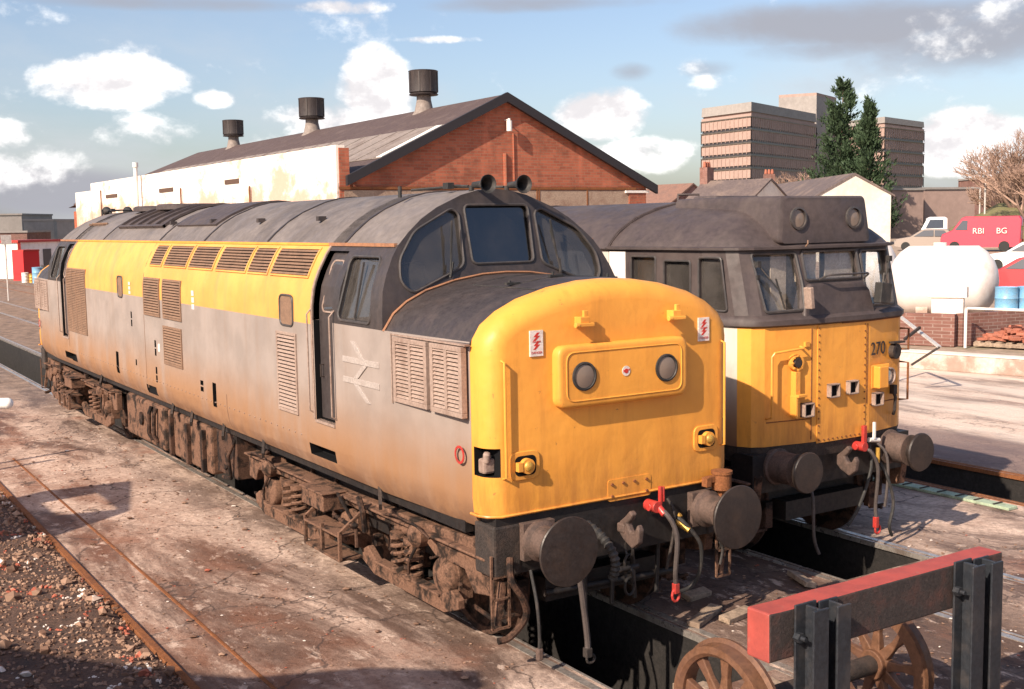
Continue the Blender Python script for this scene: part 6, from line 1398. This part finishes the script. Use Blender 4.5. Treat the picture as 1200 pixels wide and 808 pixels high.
for sx, sy in ((-3.4, 8.6), (-3.9, 6.8)):
    q = up(sx, sy, k); g = MB(); g.bar(Vector((q.x, q.y, 0)), q, .12); g.build('post', M['wood'], st)
# unseen wall added nearer the camera, top edge shaped for its wedge shadow
pb = thing('shadow_wall', 'added brick wall left of the camera, casting the wedge shadow at lower left', 'wall', (-7.5, -1, 0))
def dwn(sx, sy, k): return up(sx, sy, k)
g = MB()
pts = [(-5.4, 4.4), (-4.2, 2.6), (-3.5, 1.75), (-2.9, 1.15), (-2.0, .78), (-1.3, .2)]
k = 4.8; top = [up(x, y, k) for x, y in pts]
for a, b in zip(top, top[1:]):
    g.prism([Vector((a.x, a.y, 0)), Vector((b.x, b.y, 0)), b, a], (-.12, -.3, 0))
g.build('shadow_wall_run', M['brickyard'], pb)
# thin unseen masts set up-sun so their shadows cross the slab further up
for i, (x, y, k) in enumerate(((-1.75, 12.15, 3.2), (-2.3, 11.5, 2.8))):
    q = up(x, y, k); g = MB(); g.cyl((q.x, q.y, 0), q, .045); t = thing('shadow_pole', ['taller thin standard outside the left edge whose shadow crosses the concrete', 'shorter thin standard outside the left edge beside the taller one'][i], 'post', (q.x, q.y, 0)); g.build('pole', M['galv'], t)
# white capped handrail end that enters the frame at the left
q0 = ond(-60, 474, 2.6); q1 = ond(9, 473, 2.6); g = MB(); g.tube([q0, q0.lerp(q1, .5), q1], .0125, 12); g.sphere(q1, .0125); t = thing('white_handrail', 'rounded end of a white handrail poking in at the left edge', 'handrail', (q0.x, q0.y, 0)); g.build('rail', M['white'], t, smooth=True); g = MB(); g.cyl((q0.x, q0.y, 0), q0, .02); g.build('post', M['white'], t)
# ================================================================ SKY, SUN, RENDER
sdir = Vector((-1, -SB, SC_)).normalized()
sl = bpy.data.lights.new('sun', 'SUN'); sl.energy = SUN_E; sl.angle = math.radians(.6); sl.color = (1, .85, .68); so = bpy.data.objects.new('sun', sl); COL.objects.link(so); so.rotation_euler = (-sdir).to_track_quat('-Z', 'Y').to_euler()
W = bpy.data.worlds.new('World'); S.world = W; W.use_nodes = True; nt = W.node_tree; [nt.nodes.remove(n) for n in list(nt.nodes)]
k = NT(nt); out = k.n('ShaderNodeOutputWorld'); bg = k.n('ShaderNodeBackground'); k.l(bg.outputs[0], out.inputs[0])
sky = k.n('ShaderNodeTexSky', sky_type='NISHITA', sun_disc=False); sky.sun_elevation = math.asin(sdir.z); sky.sun_rotation = math.atan2(sdir.x, sdir.y); sky.altitude = 50; sky.air_density = 1.0; sky.dust_density = 2.0; sky.ozone_density = 1.0
D = k.coord('Generated')
sep = k.n('ShaderNodeSeparateXYZ'); k.l(D, sep.inputs[0])
nz = k.noise(k.mapping(D, (1, 1, 1.5)), 11, 10, .60, .1); nz2 = k.noise(k.mapping(D, (1, 1, 2.4), loc=(3, 1, 0)), 3.2, 8, .58, .2); nz3 = k.noise(k.mapping(D, (1, 1, 1.5), loc=(.014, .006, -.022)), 11, 10, .60, .1)
mask = None
def cloud(px, py, wx, wy, st):
    d = ray(px, py).normalized(); tv = _r0; hz = ray(px, py).length
    dt = k.n('ShaderNodeVectorMath', operation='DOT_PRODUCT'); k.l(D, dt.inputs[0]); dt.inputs[1].default_value = tv
    u = k.math('DIVIDE', k.math('SUBTRACT', dt.outputs['Value'], d.dot(tv)), wx/FPX/hz); v = k.math('DIVIDE', k.math('SUBTRACT', sep.outputs['Z'], d.z), wy/FPX/hz)
    r = k.math('ADD', k.math('MULTIPLY', u, u), k.math('MULTIPLY', v, v)); return k.math('MULTIPLY', k.math('SUBTRACT', 1.0, k.math('MINIMUM', r, 1.6)), st)
for c_ in ((130, 98, 85, 36, 1.3), (185, 155, 85, 26, .9), (440, 105, 52, 52, 1.7), (410, 140, 95, 26, 1.0), (705, 132, 62, 38, 1.5), (745, 185, 80, 26, 1.0), (1140, 168, 85, 46, 1.7), (1195, 190, 75, 50, 1.7), (60, 200, 120, 30, .6), (290, 175, 100, 26, .7), (800, 175, 70, 14, .8), (250, 118, 26, 12, .7), (400, 8, 60, 8, .5), (530, 47, 60, 5, .5), (860, 95, 50, 10, .4), (5, 160, 30, 20, .8)):
    m_ = cloud(*c_); mask = m_ if mask is None else k.math('MAXIMUM', mask, m_)
dens = k.math('ADD', k.math('SUBTRACT', mask, .30), k.math('MULTIPLY', k.math('SUBTRACT', nz, .5), 4.6))
al = k.ramp(dens, -.15, .70)
# broad thin veil, stronger low down
veil = k.math('MULTIPLY', k.ramp(nz2, .42, .70), k.ramp(sep.outputs['Z'], .24, .03, .12, .95))
# grey stratus near the top of the picture
gm = None
for c_ in ((1010, 25, 260, 34, 1.0), (650, 4, 180, 14, .8), (740, 84, 34, 14, .7), (830, 80, 40, 14, .6), (150, 2, 240, 10, .5), (960, 55, 130, 16, .5), (50, 225, 140, 30, .8), (1300, 20, 300, 70, 1.0)):
    m_ = cloud(*c_); gm = m_ if gm is None else k.math('MAXIMUM', gm, m_)
ga = k.ramp(k.math('ADD', gm, k.math('MULTIPLY', k.math('SUBTRACT', nz2, .5), 3.0)), -.1, .9, 0, .9)
skyc = k.mix(1.0, sky.outputs[0], (SKY_T[0], SKY_T[1], SKY_T[2]), 'MULTIPLY')
c = k.mix(k.math('MULTIPLY', veil, .85), skyc, tuple(x*CL for x in (.80, .83, .88)))
c = k.mix(ga, c, tuple(x*CL for x in (.50, .50, .56)))
shade = k.ramp(k.math('SUBTRACT', nz, nz3), -.10, .12)
cc = k.mix(shade, tuple(x*CL for x in (1.0, .96, .98)), tuple(x*CL for x in (1.7, 1.66, 1.62)))
c = k.mix(al, c, cc)
k.l(c, bg.inputs[0]); bg.inputs[1].default_value = SKY_S
S.view_settings.view_transform = 'Standard'; S.view_settings.look = 'None'; S.view_settings.exposure = EXPO; S.view_settings.gamma = 1.0
S.cycles.max_bounces = 6; S.cycles.transparent_max_bounces = 12; S.cycles.use_denoising = True
